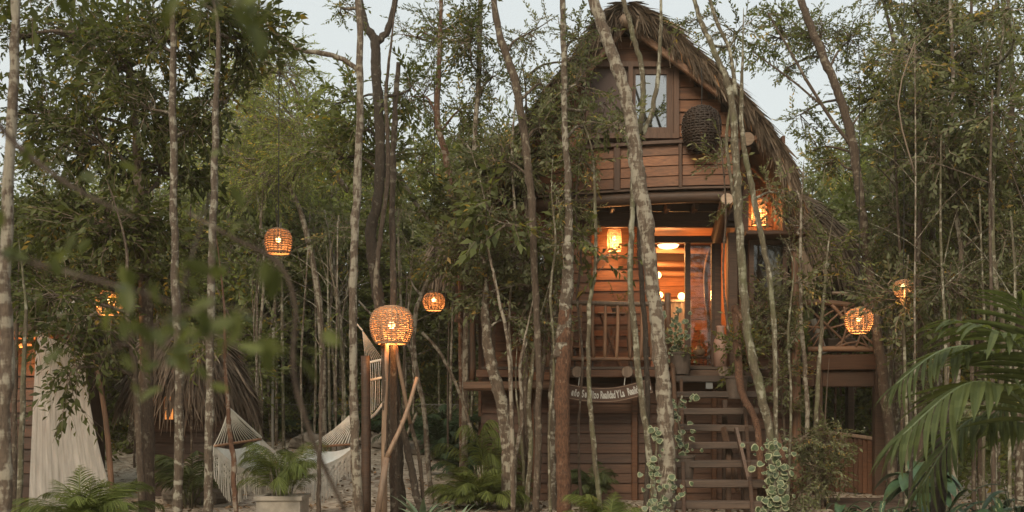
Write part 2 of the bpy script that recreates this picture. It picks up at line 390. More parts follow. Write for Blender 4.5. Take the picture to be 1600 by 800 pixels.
def place_sprays(pos, dirs, scale, kind, r, tint_shift=None):
    """vectorised: returns V,Q,midx,tint"""
    T = sprays_for(kind); n = len(pos); which = r.integers(0, len(T), n)
    x = dirs / (np.linalg.norm(dirs, axis=1)[:, None] + 1e-9)
    up = np.array([0, 0, 1.]) + r.normal(0, .5, (n, 3)); y = np.cross(up, x); y /= np.linalg.norm(y, axis=1)[:, None] + 1e-9; z = np.cross(x, y)
    Vs, Qs, Ms, Ts = [], [], [], []; off = 0
    for k, (tv, tq, tm, tt) in enumerate(T):
        ix = np.where(which == k)[0]
        if not len(ix): continue
        v = tv[None] * scale[ix][:, None, None]
        w = v[..., 0:1] * x[ix][:, None] + v[..., 1:2] * y[ix][:, None] + v[..., 2:3] * z[ix][:, None] + pos[ix][:, None]
        m = len(ix); nv = len(tv)
        Vs.append(w.reshape(-1, 3)); Qs.append((tq[None] + (np.arange(m) * nv)[:, None, None]).reshape(-1, 4) + off); off += m * nv
        Ms.append(np.tile(tm, m)); sh = r.normal(0, .12, m) if tint_shift is None else tint_shift[ix]
        Ts.append(np.clip(np.tile(tt, m).reshape(m, -1) * .75 + .1 + sh[:, None], 0, 1).ravel())
    return np.concatenate(Vs), np.concatenate(Qs), np.concatenate(Ms), np.concatenate(Ts)
class Crown:
    def __init__(s, seed): s.r = np.random.default_rng(seed); s.parts = []; s.wood = MB()
    def clump(s, start, c, rad, n, kind='mid', nb=7, sz=1.0, limb_r=.025, droop=0.0, sides=4):
        r = s.r; start, c = np.array(start, float), np.array(c, float); rad = np.array(rad, float) if hasattr(rad, '__len__') else np.array([rad] * 3)
        mid = (start + c) / 2 + r.normal(0, .08, 3) * np.linalg.norm(c - start) + np.array([0, 0, .06 * np.linalg.norm(c - start)])
        if np.linalg.norm(start - c) > .05: s.wood.tube([start, mid, c], [limb_r, limb_r * .75, limb_r * .5], 5, 0, None, True, 0, 3)
        pos, dr = [], []; shift = []
        per = max(1, int(n / nb))
        for b in range(nb):
            d = r.normal(0, 1, 3); d /= np.linalg.norm(d); d[2] = d[2] * .8 + .1; e = c + d * rad * r.uniform(.65, 1.05)
            st = c + (mid - c) * r.uniform(0, .35); m2 = (st + e) / 2 + r.normal(0, .1, 3) * rad
            s.wood.tube([st, m2, e], [limb_r * .45, limb_r * .3, .004], sides, 0, None, False, 0, 3)
            sh = r.normal(0, .13)
            for k in range(per):
                t = r.random() ** .7; p = (1 - t) ** 2 * st + 2 * t * (1 - t) * m2 + t * t * e
                p = p + r.normal(0, .11, 3) * rad * .9
                q = (e - st) / (np.linalg.norm(e - st) + 1e-6) + r.normal(0, .75, 3); q[2] -= droop
                pos.append(p); dr.append(q); shift.append(sh + r.normal(0, .07))
        s.parts.append(place_sprays(np.array(pos), np.array(dr), sz * r.uniform(.82, 1.25) * r.uniform(.7, 1.2, len(pos)), kind, r, np.array(shift)))
    def build(s, parent, leaf, name='crown', twig=None, bark=None):
        off = 0; Vs, Qs, Ms, Ts = [], [], [], []
        for v, q, m, t in s.parts: Vs.append(v); Qs.append(q + off); off += len(v); Ms.append(m); Ts.append(t)
        if Vs:
            o = np_quads(name, np.concatenate(Vs), np.concatenate(Qs), [leaf, twig or M['twig']], np.concatenate(Ms), np.concatenate(Ts), parent, W[parent.name])
        if s.wood.v: s.wood.build('limbs', bark or M['twig'], parent, smooth=True, kind='stuff')

def path_at(pts, z):
    best = min(range(len(pts)), key=lambda i: abs(pts[i][2] - z)); return pts[best]
def tree(name, label, Y, px, w, bark, clumps=(), leaf='leaf_mid', kind='mid', group=None, sides=10, top=True, base=True, dY=None, seed=None, cat='tree', extra=(), wob=.05, foot=1.25, limb=.03, sz=1.0):
    """px: trunk polyline in the photo from the top down, w: trunk widths there; real-size geometry at distance Y"""
    seed = seed if seed is not None else sum(ord(c) * (i + 1) for i, c in enumerate(label)) % 99991
    rg = np.random.default_rng(seed); dY = dY or [0] * len(px)
    pts = [P(a, b, Y + d) for (a, b), d in zip(px, dY)]; rad = [x * (Y + d) / F / 2 for x, d in zip(w, dY)]
    if top and px[0][1] <= 5:
        d = (pts[0] - pts[1]).normalized(); pts = [pts[0] + d * 3.2 + V(rg.normal() * .3, rg.normal() * .3, .3), pts[0] + d * 1.5] + pts; rad = [rad[0] * .25, rad[0] * .65] + rad
    if not (top and px[0][1] <= 5) and px[0][1] > 5 and name not in ('wooden_post', 'dead_pole'):   # let the cut top taper off into twigs
        d = (pts[0] - pts[1]).normalized(); L_t = rg.uniform(.5, 1.1); pts = [pts[0] + d * L_t + V(rg.normal() * .12, 0, 0)] + pts; rad = [.004] + [rad[0] * .8] + rad[1:]
    if base:
        b = pts[-1]; g = ground_z(b.x, b.y) - .06
        if b.z > g + .15: pts.append(V(b.x + rg.normal() * .02, b.y, g + .02)); rad.append(rad[-1] * foot)
    # irregular centre line between the given points
    pp, rr = catmull(pts, rad, 12); nn = rg.normal(0, .10, (len(pp), 3)); nn = (nn + np.roll(nn, 1, 0) + np.roll(nn, 2, 0)) * .7; rr = rr * (1 + .05 * np.sin(np.arange(len(rr)) * .9 + seed) * rg.random(len(rr))) + .10 * rr * (rg.random(len(rr)) < .07); nn[0] = 0; nn[-1] = 0
    pp = pp + nn * np.minimum(rr, .05)[:, None] * 1.1
    org = V(pts[-1].x, pts[-1].y, pts[-1].z if not base else ground_z(pts[-1].x, pts[-1].y))
    root = empty(name, org, label, cat, group)
    mb = MB(); mb.tube(pp, rr, sides, wob, rg, True, 0, 1)
    for ex in extra:                     # branches of the trunk: list of (pxs, ws)
        eb = [P(a, b, Y + (c[0] if c else 0)) for a, b, *c in ex[0]]; er = [x * Y / F / 2 for x in ex[1]]
        e1, e2 = catmull(eb, er, 4); e1 = e1 + rg.normal(0, .15, e1.shape) * e2[:, None]
        mb.tube(e1, e2, 7, wob, rg, True, 0, 1)
    mb.build('trunk', M[bark], root, smooth=True)
    cr = Crown(seed + 1)
    if top and px[0][1] <= 5:
        for k in range(3):
            c = pts[0] + V(rg.normal() * .7, rg.normal() * .9, rg.uniform(-.4, .9)); cr.clump(pts[0], c, (.9, .9, .6), 34, kind, 6, sz, limb)
    for cl in clumps:
        cx, cy, dy, rx, ry, n = cl[:6]; kd = cl[6] if len(cl) > 6 else kind; dr = cl[7] if len(cl) > 7 else 0
        Yc = Y + dy; c = P(cx, cy, Yc); rx *= Yc / F; ry *= Yc / F
        cand = min(pp, key=lambda q: (q[0] - c.x) ** 2 + (q[1] - c.y) ** 2 + (q[2] - (c.z - .5 * ry - .3 * rx)) ** 2)
        cr.clump(cand, c, (rx, (rx + ry) / 2 * .8, ry), n, kd, max(4, int(n / 6.5)), sz, limb, dr)
    cr.build(root, M[leaf], bark=M[bark])
    return root

# ------------------------------------------------------------------ palms
def frond_geo(L=1.2, n=34, leaf=.34, wid=.018, arch=.9, rise=.9, vee=.35, seed=0, seg=3):
    """rachis rising then arching along +X; leaflets both sides; returns quads + tint. origin at base"""
    r = np.random.default_rng(seed); Vv, Q, ti = [], [], []
    def quad(a, b, c, d, t):
        k = len(Vv); Vv.extend([a, b, c, d]); Q.append((k, k + 1, k + 2, k + 3)); ti.append(t)
    a0 = rise
    pts = [np.zeros(3)]; ang = a0; K = 14
    for i in range(K):
        pts.append(pts[-1] + L / K * np.array([math.cos(ang), 0, math.sin(ang)])); ang -= arch * (1.2 * (i + 1) / K + .25) * 2.2 / K
    pts = np.array(pts); tg = np.gradient(pts, axis=0); tg /= np.linalg.norm(tg, axis=1)[:, None]
    Y_ = np.array([0, 1., 0])
    for i in range(K):
        w0 = .011 * (1 - .85 * i / K) * (L / 1.2); w1 = .011 * (1 - .85 * (i + 1) / K) * (L / 1.2)
        u0 = np.cross(tg[i], Y_); u1 = np.cross(tg[i + 1], Y_)
        for s0, s1 in (((1, 0), (-1, 0)), ((-1, 0), (0, 1)), ((0, 1), (1, 0))):
            quad(pts[i] + w0 * (s0[0] * Y_ - s0[1] * u0), pts[i] + w0 * (s1[0] * Y_ - s1[1] * u0), pts[i + 1] + w1 * (s1[0] * Y_ - s1[1] * u1), pts[i + 1] + w1 * (s0[0] * Y_ - s0[1] * u1), .75)
    for i in range(n):
        t = .25 + .75 * i / n; f = t * K; j = min(int(f), K - 1); p = pts[j] * (1 - f + j) + pts[j + 1] * (f - j); d = tg[j]; up = np.cross(d, -Y_)
        for side in (-1, 1):
            l = leaf * (math.sin(math.pi * (.18 + .75 * t)) * .85 + .15) * r.uniform(.85, 1.1)
            a = math.radians(62 - 38 * t) + r.normal(0, .07)
            dd = d * math.cos(a) + side * Y_ * math.sin(a) + up * vee * r.uniform(.6, 1.3); dd /= np.linalg.norm(dd)
            wd = np.cross(dd, up); wd /= np.linalg.norm(wd) + 1e-9; tt = r.random() * .8 + .1
            prev = p; pw = wid * .35
            for k in range(seg):
                q = (k + 1) / seg; cur = p + dd * l * q + np.array([0, 0, -1.]) * l * .42 * q * q; cw = wid * (.5 if k < seg - 1 else .04) * (1 if k else 1)
                quad(prev - wd * pw, prev + wd * pw, cur + wd * cw, cur - wd * cw, tt); prev = cur; pw = cw
    return np.array(Vv), np.array(Q), np.array(ti)
def areca(name, label, base, fr, leaf='palm', seed=0, H=1.0, L=1.1, spread=1.0, cat='palm', group=None, stems=True, leafl=.34, wid=.02, nlf=34, rise=(.9, 1.45), cut=None):
    r = np.random.default_rng(seed); root = empty(name, base, label, cat, group)
    protos = []
    for k in range(4):
        v, q, t = frond_geo(L, nlf, leafl, wid, r.uniform(.7, 1.3), r.uniform(*rise), seed=seed * 9 + k)
        o = np_quads('frond', v + np.array(base), q, [M[leaf]], None, t, root, base); protos.append(o)
    n = 0
    for i in range(fr):
        a = r.uniform(0, 6.283); o = protos[i] if i < 4 else protos[i % 4].copy()
        if i >= 4: C.objects.link(o); o.parent = root
        rr = r.uniform(0, .16) * spread
        o.location = (rr * math.cos(a), rr * math.sin(a), r.uniform(0, .5) * H * .55)
        o.rotation_euler = (r.normal(0, .12), r.normal(0, .18) - .1, a); s = r.uniform(.65, 1.1); o.scale = (s * spread, s * spread, s * H)
    if stems:
        mb = MB()
        for i in range(7):
            a = r.uniform(0, 6.283); d = r.uniform(.03, .14)
            mb.tube([Vector(base) + V(d * math.cos(a), d * math.sin(a), -.03), Vector(base) + V(d * 2 * math.cos(a), d * 2 * math.sin(a), .5 * H)], [.016, .01], 6)
        mb.build('stem', M['bark_green'], root, smooth=True)
    return root
# ------------------------------------------------------------------ tree house
YF = 20.0                                  # front edge of the porch deck
DECK = 2.67
house = empty('treehouse', (2.3, 22.5, 0), 'two storey dark timber treehouse with shaggy thatched gable roof and lit porch', 'treehouse')
rh = np.random.default_rng(11); rnd = random.Random(4)
def wall_backing(name, x0, x1, z0, z1, y, mat='ceiling', th=.05, label=None):
    return MB().box(((x0 + x1) / 2, y + th / 2 + .03, (z0 + z1) / 2), (x1 - x0, th, z1 - z0)).build(name, M[mat], house, ((x0 + x1) / 2, y, z0), label=label)
def plank_row(parent, x0, x1, z0, z1, y, mat, th=.035, lap=.012):
    """one clapboard plank: lower edge proud of the upper; own object"""
    if x1 - x0 < .04: return
    j = rh.normal(0, .004); g = .006
    a, b = z0 + g, z1 + .012
    v = [(x0, y - th - lap + j, a), (x1, y - th - lap + j + rh.normal(0, .003), a), (x1, y - .012 + j, b), (x0, y - .012 + j, b),
         (x0, y + .02, a), (x1, y + .02, a), (x1, y + .02, b), (x0, y + .02, b)]
    f = [(0, 1, 2, 3), (5, 4, 7, 6), (4, 5, 1, 0), (3, 2, 6, 7), (4, 0, 3, 7), (1, 5, 6, 2)]
    MB().add(v, f).build('plank', M[mat], parent, ((x0 + x1) / 2, y, (z0 + z1) / 2))
def plank_wall(name, x0, x1, z0, z1, y, h, mat, holes=(), backing='ceiling', label=None, side=None):
    wl = wall_backing(name, x0, x1, z0, z1, y, backing, label=label)
    z = z0
    while z < z1 - .03:
        zt = min(z + h, z1); segs = [(x0, x1)]
        for (a, b, c, d) in holes:
            if zt > c + .02 and z < d - .02:
                ns = []
                for s, e in segs:
                    if a > s: ns.append((s, min(a, e)))
                    if b < e: ns.append((max(b, s), e))
                segs = [q for q in ns if q[1] - q[0] > .05]
        for s, e in segs: plank_row(wl, s, e, z, zt, y, mat)
        z = zt
    return wl

# -- thatched roof profile (metres from ridge centre, height)
RX = 2.19
PROF = [(0, 9.33), (.30, 9.20), (.62, 8.98), (1.2, 8.47), (1.78, 7.82), (2.28, 7.24), (2.82, 6.72), (3.18, 6.12)]
PROF_L = [(0, 9.33), (.28, 9.18), (.55, 8.90), (1.0, 8.35), (1.45, 7.75), (1.85, 7.2), (2.3, 6.65), (2.7, 6.05)]
PROF = [(a * 1.0235, 1.7 + (b - 1.7) * 1.0235) for a, b in PROF]; PROF_L = [(a * 1.0235, 1.7 + (b - 1.7) * 1.0235) for a, b in PROF_L]
PROF = [((a - 979) / 81.6, 1.7 + (650 - b) / 81.6) for a, b in ((979, 12), (1005, 20), (1034, 36), (1064, 64), (1096, 90), (1140, 130), (1175, 170), (1205, 212), (1226, 244), (1238, 280))]
def prof_pts(pr, sgn, off=0.0):
    p = np.array([(RX + sgn * a, b) for a, b in pr]); d = np.gradient(p, axis=0); n = np.stack([d[:, 1] * -sgn, d[:, 0] * sgn], 1) * 1.0
    n = np.stack([-d[:, 1], d[:, 0]], 1); n *= np.where((n[:, 0] * sgn) > 0, 1, -1)[:, None]; n[0] = (0, 1); n /= np.linalg.norm(n, axis=1)[:, None]
    return p - n * off
def gable_roof():
    Y0, Y1 = 19.6, 24.6
    outer = np.concatenate([prof_pts(PROF_L, -1)[::-1], prof_pts(PROF, 1)[1:]]); inner = np.concatenate([prof_pts(PROF_L, -1, .19)[::-1], prof_pts(PROF, 1, .19)[1:]])
    n = len(outer); mb = MB(); vs_ = []
    for y in (Y0 + .05, Y1):
        vs_ += [(a, y, b) for a, b in outer] + [(a, y, b) for a, b in inner]
    f = []
    for i in range(n - 1):
        f += [(i, i + 1, 2 * n + i + 1, 2 * n + i), (n + i + 1, n + i, 3 * n + i, 3 * n + i + 1), (i + 1, i, n + i, n + i + 1), (2 * n + i, 2 * n + i + 1, 3 * n + i + 1, 3 * n + i)]
    f += [(0, 2 * n, 3 * n, n), (n - 1, 2 * n - 1, 4 * n - 1, 3 * n - 1)]
    mb.add(vs_, f); roof = mb.build('roof', M['thatch_base'], house)
    return roof, Y0, Y1
def strands(pos, d, nrm, L, w, r, sag=.15, curl=.08):
    """thin straw ribbons of 2 quads: pos,d,nrm (n,3)"""
    n = len(pos); w = w * np.where(r.random(n) < .25, 2.1, 1); d = d / (np.linalg.norm(d, axis=1)[:, None] + 1e-9); s = np.cross(d, nrm); s /= np.linalg.norm(s, axis=1)[:, None] + 1e-9
    s = s + nrm * r.normal(0, .5, (n, 1)); P6 = np.zeros((n, 6, 3)); k = r.normal(0, curl, (n, 3))
    for j, (t, ww) in enumerate(((0, .6), (.55, 1.0), (1, .25))):
        c = pos + d * (L * t)[:, None] + np.array([0, 0, -1.]) * (sag * L * t * t)[:, None] + k * (L * t * t)[:, None]
        P6[:, 2 * j] = c - s * (w * ww / 2)[:, None]; P6[:, 2 * j + 1] = c + s * (w * ww / 2)[:, None]
    q = np.array([(0, 1, 3, 2), (2, 3, 5, 4)]); Q = (q[None] + (np.arange(n) * 6)[:, None, None]).reshape(-1, 4)
    cl = np.sin(pos[:, 0] * 5 + 2 * np.sin(pos[:, 1] * 3.1)) * np.sin(pos[:, 1] * 6.3 + pos[:, 2] * 4); tt = np.repeat(np.clip(r.normal(.42, .2, n) + .22 * cl, 0, 1), 2)
    return P6.reshape(-1, 3), Q, tt
def interp_prof(p, t):
    L = np.concatenate([[0], np.cumsum(np.linalg.norm(np.diff(p, axis=0), axis=1))]); x = t * L[-1]
    a = np.stack([np.interp(x, L, p[:, 0]), np.interp(x, L, p[:, 1])], 1); e = .01 * L[-1]
    b = np.stack([np.interp(np.minimum(x + e, L[-1]), L, p[:, 0]), np.interp(np.minimum(x + e, L[-1]), L, p[:, 1])], 1)
    c = np.stack([np.interp(np.maximum(x - e, 0), L, p[:, 0]), np.interp(np.maximum(x - e, 0), L, p[:, 1])], 1)
    d = b - c; return a, d / (np.linalg.norm(d, axis=1)[:, None] + 1e-9)
def thatch_gable(roof, Y0, Y1):
    r = np.random.default_rng(21); A = []
    for sgn, pr in ((1, PROF), (-1, PROF_L)):
        p = prof_pts(pr, sgn)
        for layer, n in (('top', 15000), ('rim', 5200), ('fringe', 5200), ('eave', 1500)):
            t = r.random(n); y = r.uniform(Y0, Y1, n)
            if layer == 'rim': y = r.uniform(Y0 - .03, Y0 + .5, n)
            if layer == 'fringe': y = Y0 + r.uniform(-.04, .1, n)
            if layer == 'eave': t = r.uniform(.9, 1, n)
            a, d2 = interp_prof(p, t); n2 = np.stack([-d2[:, 1] * 1., d2[:, 0]], 1) * (np.where(-d2[:, 1] * sgn > 0, 1, -1))[:, None]; n2[:, 1] = np.abs(n2[:, 1])
            pos = np.stack([a[:, 0], y, a[:, 1]], 1); d = np.stack([d2[:, 0], r.normal(0, .10, n), d2[:, 1]], 1); nr = np.stack([n2[:, 0], np.zeros(n), n2[:, 1]], 1)
            pos += nr * r.uniform(-.02, .07, n)[:, None]; L = r.uniform(.35, .8, n); w = r.uniform(.012, .026, n); sag = .15
            if layer == 'rim': d += nr * r.uniform(0, .16, n)[:, None]; d[:, 1] -= r.uniform(0, .16, n); L = r.uniform(.3, .7, n)
            if layer == 'fringe':
                pos -= nr * r.uniform(0, .16, n)[:, None]; d = d * .55 + np.array([0, -.22, -.8]) + r.normal(0, .13, (n, 3)); L = r.uniform(.08, .30, n) * (0.5 + .7 * np.abs(np.sin(t * 23)) + .5 * np.abs(np.sin(t * 61 + 1)))
            if layer == 'eave': d += np.array([0, 0, -.4]); L = r.uniform(.3, .65, n)
            A.append(strands(pos, d, nr, L, w, r, sag))
    # ridge cap knot of straw
    n = 1800; a = r.uniform(-1.9, 1.9, n); y = r.uniform(Y0 - .06, Y1, n); y[:900] = r.uniform(Y0 - .08, Y0 + .25, 900)
    pos = np.stack([RX + .24 * np.sin(a), y, 9.4 + .2 * np.cos(a)], 1); nr = np.stack([np.sin(a), np.zeros(n), np.cos(a)], 1)
    A.append(strands(pos, np.stack([np.cos(a) * np.sign(a), r.normal(0, .3, n), -np.abs(np.sin(a))], 1), nr, r.uniform(.2, .5, n), r.uniform(.012, .026, n), r))
    off = 0; Vs, Qs, Ts = [], [], []
    for v, q, t in A: Vs.append(v); Qs.append(q + off); off += len(v); Ts.append(t)
    np_quads('thatch', np.concatenate(Vs), np.concatenate(Qs), [M['thatch']], None, np.concatenate(Ts), roof, W[roof.name], kind='stuff')
roof, RY0, RY1 = gable_roof(); thatch_gable(roof, RY0, RY1)

# -- lower hipped thatch skirt behind and around
def hip_point(a, t):
    """a angle, t 0 top..1 eave"""
    cx, cy = 2.1, 24.6
    ax = 6.0 if math.cos(a) > 0 else 3.95; ay = 3.35
    rr = [.36, .66, .85, .96, 1.0]; zz = [8.4, 7.35, 6.6, 5.9, 5.2]
    f = t * 4; j = min(int(f), 3); k = f - j; r_ = rr[j] * (1 - k) + rr[j + 1] * k; z = zz[j] * (1 - k) + zz[j + 1] * k
    return np.array([cx + ax * r_ * math.cos(a), cy + ay * r_ * math.sin(a), z])
def hip_roof():
    N, K = 56, 10; mb = MB(); v, f = [], []
    angs = [2 * math.pi * i / N for i in range(N)]
    for t in range(K + 1):
        for a in angs: v.append(tuple(hip_point(a, t / K)))
    for t in range(K):
        for i in range(N):
            am = angs[i] + math.pi / N
            c = hip_point(am, (t + .5) / K)
            if c[1] < 24 and -.35 < c[0] - RX + 2.0 < 4.6 and c[2] > 5.9 and c[1] < 22.9: continue   # the upper storey passes through here
            if c[1] < 22.6 and .2 < c[0] < 4.9: continue
            f.append((t * N + i, t * N + (i + 1) % N, (t + 1) * N + (i + 1) % N, (t + 1) * N + i))
    mb.add(v, f); o = mb.build('roof', M['thatch_base'], house, label='lower hipped thatch skirt')
    md = o.modifiers.new('solid', 'SOLIDIFY'); md.thickness = .22; md.offset = 1
    r = np.random.default_rng(31); pos, d, nr = [], [], []
    for _ in range(19000):
        a = r.uniform(0, 6.283); t = r.random() ** .8; p = hip_point(a, t)
        if p[1] < 22.6 and .2 < p[0] < 4.9: continue
        q = hip_point(a, min(1, t + .04)); s_ = hip_point(a + .03, t); e = q - hip_point(a, max(0, t - .02)); e /= np.linalg.norm(e)
        n_ = np.cross(s_ - p, e); n_ /= np.linalg.norm(n_) + 1e-9
        if n_[2] < 0: n_ = -n_
        pos.append(p + n_ * r.uniform(-.02, .1)); d.append(e + r.normal(0, .12, 3) + n_ * r.uniform(-.02, .1)); nr.append(n_)
        if t > .9: d[-1] += np.array([0, 0, -.7])
    pos, d, nr = map(np.array, (pos, d, nr)); n = len(pos)
    v, q, t = strands(pos, d, nr, r.uniform(.35, .9, n), r.uniform(.014, .03, n), r)
    np_quads('thatch', v, q, [M['thatch']], None, t, o, W[o.name], kind='stuff')
hip_roof()

# -- upper gable wall, cut by the roof line
YG = 20.1
def half_width(z, side):
    pr = prof_pts(PROF if side > 0 else PROF_L, side, .17); pr = pr[np.argsort(pr[:, 1])]
    return float(np.interp(z, pr[:, 1], pr[:, 0]))
gw = MB()
zs = np.arange(6.85, 9.2, .1); vv = [(half_width(z, -1), YG + .04, z) for z in zs] + [(half_width(z, 1), YG + .04, z) for z in zs]
vv += [(x, y + .06, z) for x, y, z in vv]; n = len(zs); ff = []
for i in range(n - 1):
    ff += [(i, n + i, n + i + 1, i + 1), (2 * n + i + 1, 3 * n + i + 1, 3 * n + i, 2 * n + i)]
gw.add(vv, ff); gable = gw.build('gable_wall', M['ceiling'], house)
WX0, WX1, WZ0, WZ1 = 1.44, 3.26, 7.12, 8.62
z = 6.92
while z < 9.1:
    zt = min(z + .245, 9.16); xm0, xm1 = half_width(zt, -1), half_width(zt, 1)
    segs = [(xm0, xm1)] if not (zt > WZ0 + .02 and z < WZ1 - .02) else [(xm0, WX0), (WX1, xm1)]
    for s, e in segs: plank_row(gable, s, e, z, zt, YG, 'plank')
    z = zt
# window with a screened sash and a glass sash
win = MB()
for a, b, c, d in ((WX0, WX1, WZ1 - .1, WZ1), (WX0, WX1, WZ0, WZ0 + .1), (WX0, WX0 + .1, WZ0 + .1, WZ1 - .1), (WX1 - .1, WX1, WZ0 + .1, WZ1 - .1), (2.27, 2.36, WZ0 + .1, WZ1 - .1)):
    win.box(((a + b) / 2, YG - .05, (c + d) / 2), (b - a, .16, d - c))
window = win.build('window', M['frame'], house, (2.35, YG, WZ0))
MB().box((1.9, YG + .0, 7.87), (.74, .02, 1.3)).build('insect_screen', M['screen'], window)
sash = MB(); a, b, c, d = 2.36, 3.16, WZ0 + .1, WZ1 - .1
for q in ((a, b, d - .13, d), (a, b, c, c + .13), (a, a + .06, c + .13, d - .13), (b - .13, b, c + .13, d - .13)): sash.box(((q[0] + q[1]) / 2, YG - .03, (q[2] + q[3]) / 2), (q[1] - q[0], .07, q[3] - q[2]))
sash.build('sash', M['frame'], window)
MB().box((2.725, YG - .02, 7.87), (.63, .012, 1.06)).build('pane', M['glass_refl'], window)
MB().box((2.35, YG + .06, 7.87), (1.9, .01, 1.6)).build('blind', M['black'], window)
# bargeboard logs under the thatch
for sgn, pr, k in ((1, PROF, 0), (-1, PROF_L, 1)):
    pp = prof_pts(pr, sgn, .25); q = [V(x, RY0 + .12, zz) for x, zz in pp[:6]]
    MB().beam(q[0] + V(0, 0, -.02), q[5], .12, .13, 0, .02).build('rafter', M['log'], house, q[2])
    q2 = [V(x, RY0 + .55, zz) for x, zz in pp[:6]]; MB().beam(q2[0] + V(0, .02, -.05), q2[5] + V(0, 0, -.05), .1, .1, 0, .02).build('rafter', M['beam'], house, q2[2])
MB().tube([P(977, 32, 19.5), P(977, 32, 24)], .12, 12).build('ridge_pole', M['log_grey'], house, smooth=True)
# sill ledge and bowed skirt under the gable
def curve_xy(t):                          # plan of the skirt, t 0 left .. 1 right
    x = .52 + t * 3.80; y = 20.45 - .85 * math.sin(t * math.pi / 2) ; return x, y
skirt = MB(); K = 14; pts = [curve_xy(i / K) for i in range(K + 1)]
def bowed(z0, z1, off, t0, t1, th, mb, tilt=0.0):
    n = 12; lo = []
    for i in range(n + 1):
        x, y = curve_xy(t0 + (t1 - t0) * i / n); lo.append((x, y + off))
    v = []
    for x, y in lo: v += [(x, y - tilt, z0), (x, y, z1), (x, y + th, z0), (x, y + th, z1)]
    f = []
    for i in range(n):
        a, b = 4 * i, 4 * i + 4; f += [(a, b, b + 1, a + 1), (b + 2, a + 2, a + 3, b + 3), (a + 2, b + 2, b, a), (a + 1, b + 1, b + 3, a + 3)]
    f += [(0, 1, 3, 2), (4 * n, 4 * n + 2, 4 * n + 3, 4 * n + 1)]; mb.add(v, f); return mb
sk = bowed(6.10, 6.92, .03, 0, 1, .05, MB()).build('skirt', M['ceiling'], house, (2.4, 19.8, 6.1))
for j in range(4):
    z0 = 6.12 + j * .2
    for t0, t1 in ((0, .395), (.405, .71), (.716, 1)):
        bowed(z0 + .006, z0 + .196, 0, t0, t1, .03, MB(), .022).build('plank', M['plank'], sk, (*curve_xy((t0 + t1) / 2), z0))
for t in (.0, .40, .713, .998):
    x, y = curve_xy(t); MB().box((x, y - .045, 6.53), (.07 if t != .40 else .13, .05, .9), None, 0, .01).build('batten', M['frame'], sk, (x, y, 6.1))
bowed(6.93, 6.99, -.10, 0, 1, .8, MB()).build('ledge', M['frame'], house, (2.4, 19.8, 6.93))
bowed(6.055, 6.09, -.06, 0, 1, .3, MB()).build('skirting_strip', M['beam'], house, (2.4, 19.8, 6.05))
# log under the skirt
lp = [V(x, y + .1, 5.93) for x, y in [curve_xy(t) for t in (0, .25, .5, .75, .97)]]
MB().tube(lp, [.12, .13, .13, .12, .12], 10, .04, rh).build('bearer_log', M['beam'], house, lp[2], smooth=True)
# floor of the upper storey = dark porch ceiling, with joists
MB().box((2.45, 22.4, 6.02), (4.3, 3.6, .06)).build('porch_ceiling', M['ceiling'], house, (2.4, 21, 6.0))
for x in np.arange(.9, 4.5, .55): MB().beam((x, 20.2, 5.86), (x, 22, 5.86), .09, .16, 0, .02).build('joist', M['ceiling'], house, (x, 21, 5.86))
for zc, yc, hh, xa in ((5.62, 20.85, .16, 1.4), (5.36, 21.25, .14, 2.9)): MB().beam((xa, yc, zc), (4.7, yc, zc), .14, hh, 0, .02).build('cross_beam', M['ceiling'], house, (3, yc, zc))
for zc in (5.80, 5.98): MB().box((2.7, 20.72, zc - .06), (3.9, .05, .17)).build('recess_shade_board', M['ceiling'], house, (2.7, 20.72, zc))  # boards added over the lit joists so the recess stays dark
# bracket log with a sawn end, and the upper log end
def sawn_log(a, b, r_, mat, name='bracket_log'):
    o = MB().tube([a, b], r_, 14, 0, None).build(name, M[mat], house, a, smooth=False); d = (Vector(a) - Vector(b)).normalized()
    mb = MB(); mb.tube([Vector(a) + d * .002, Vector(a) + d * .012], r_ * .93, 14, 0, None, True, 0, 1); mb.build('sawn_end', M['end' if name != 'deck_joist' else 'log_grey'], o, W[o.name]); return o
sawn_log(P(1136, 311, 19.5), P(1120, 372, 21.2), .125, 'beam')
sawn_log(P(1168, 217, 19.5), P(1160, 222, 23), .13, 'log_grey')
MB().beam(P(1168, 228, 19.7), P(1150, 300, 20.2), .13, .13, 0, .03).build('brace', M['log'], house, P(1160, 260, 20))
MB().beam(P(1180, 215, 19.6), P(1222, 255, 20.3), .09, .1, 0, .02).build('brace', M['log'], house, P(1200, 235, 20))
MB().beam(P(1172, 258, 20.6), P(1198, 285, 20.7), .08, .08, 0, .02).build('brace', M['log'], house, P(1185, 270, 20.6))
MB().beam(P(1215, 250, 20.5), P(1200, 278, 20.8), .05, .05).build('brace', M['log'], house, P(1205, 270, 20.6))
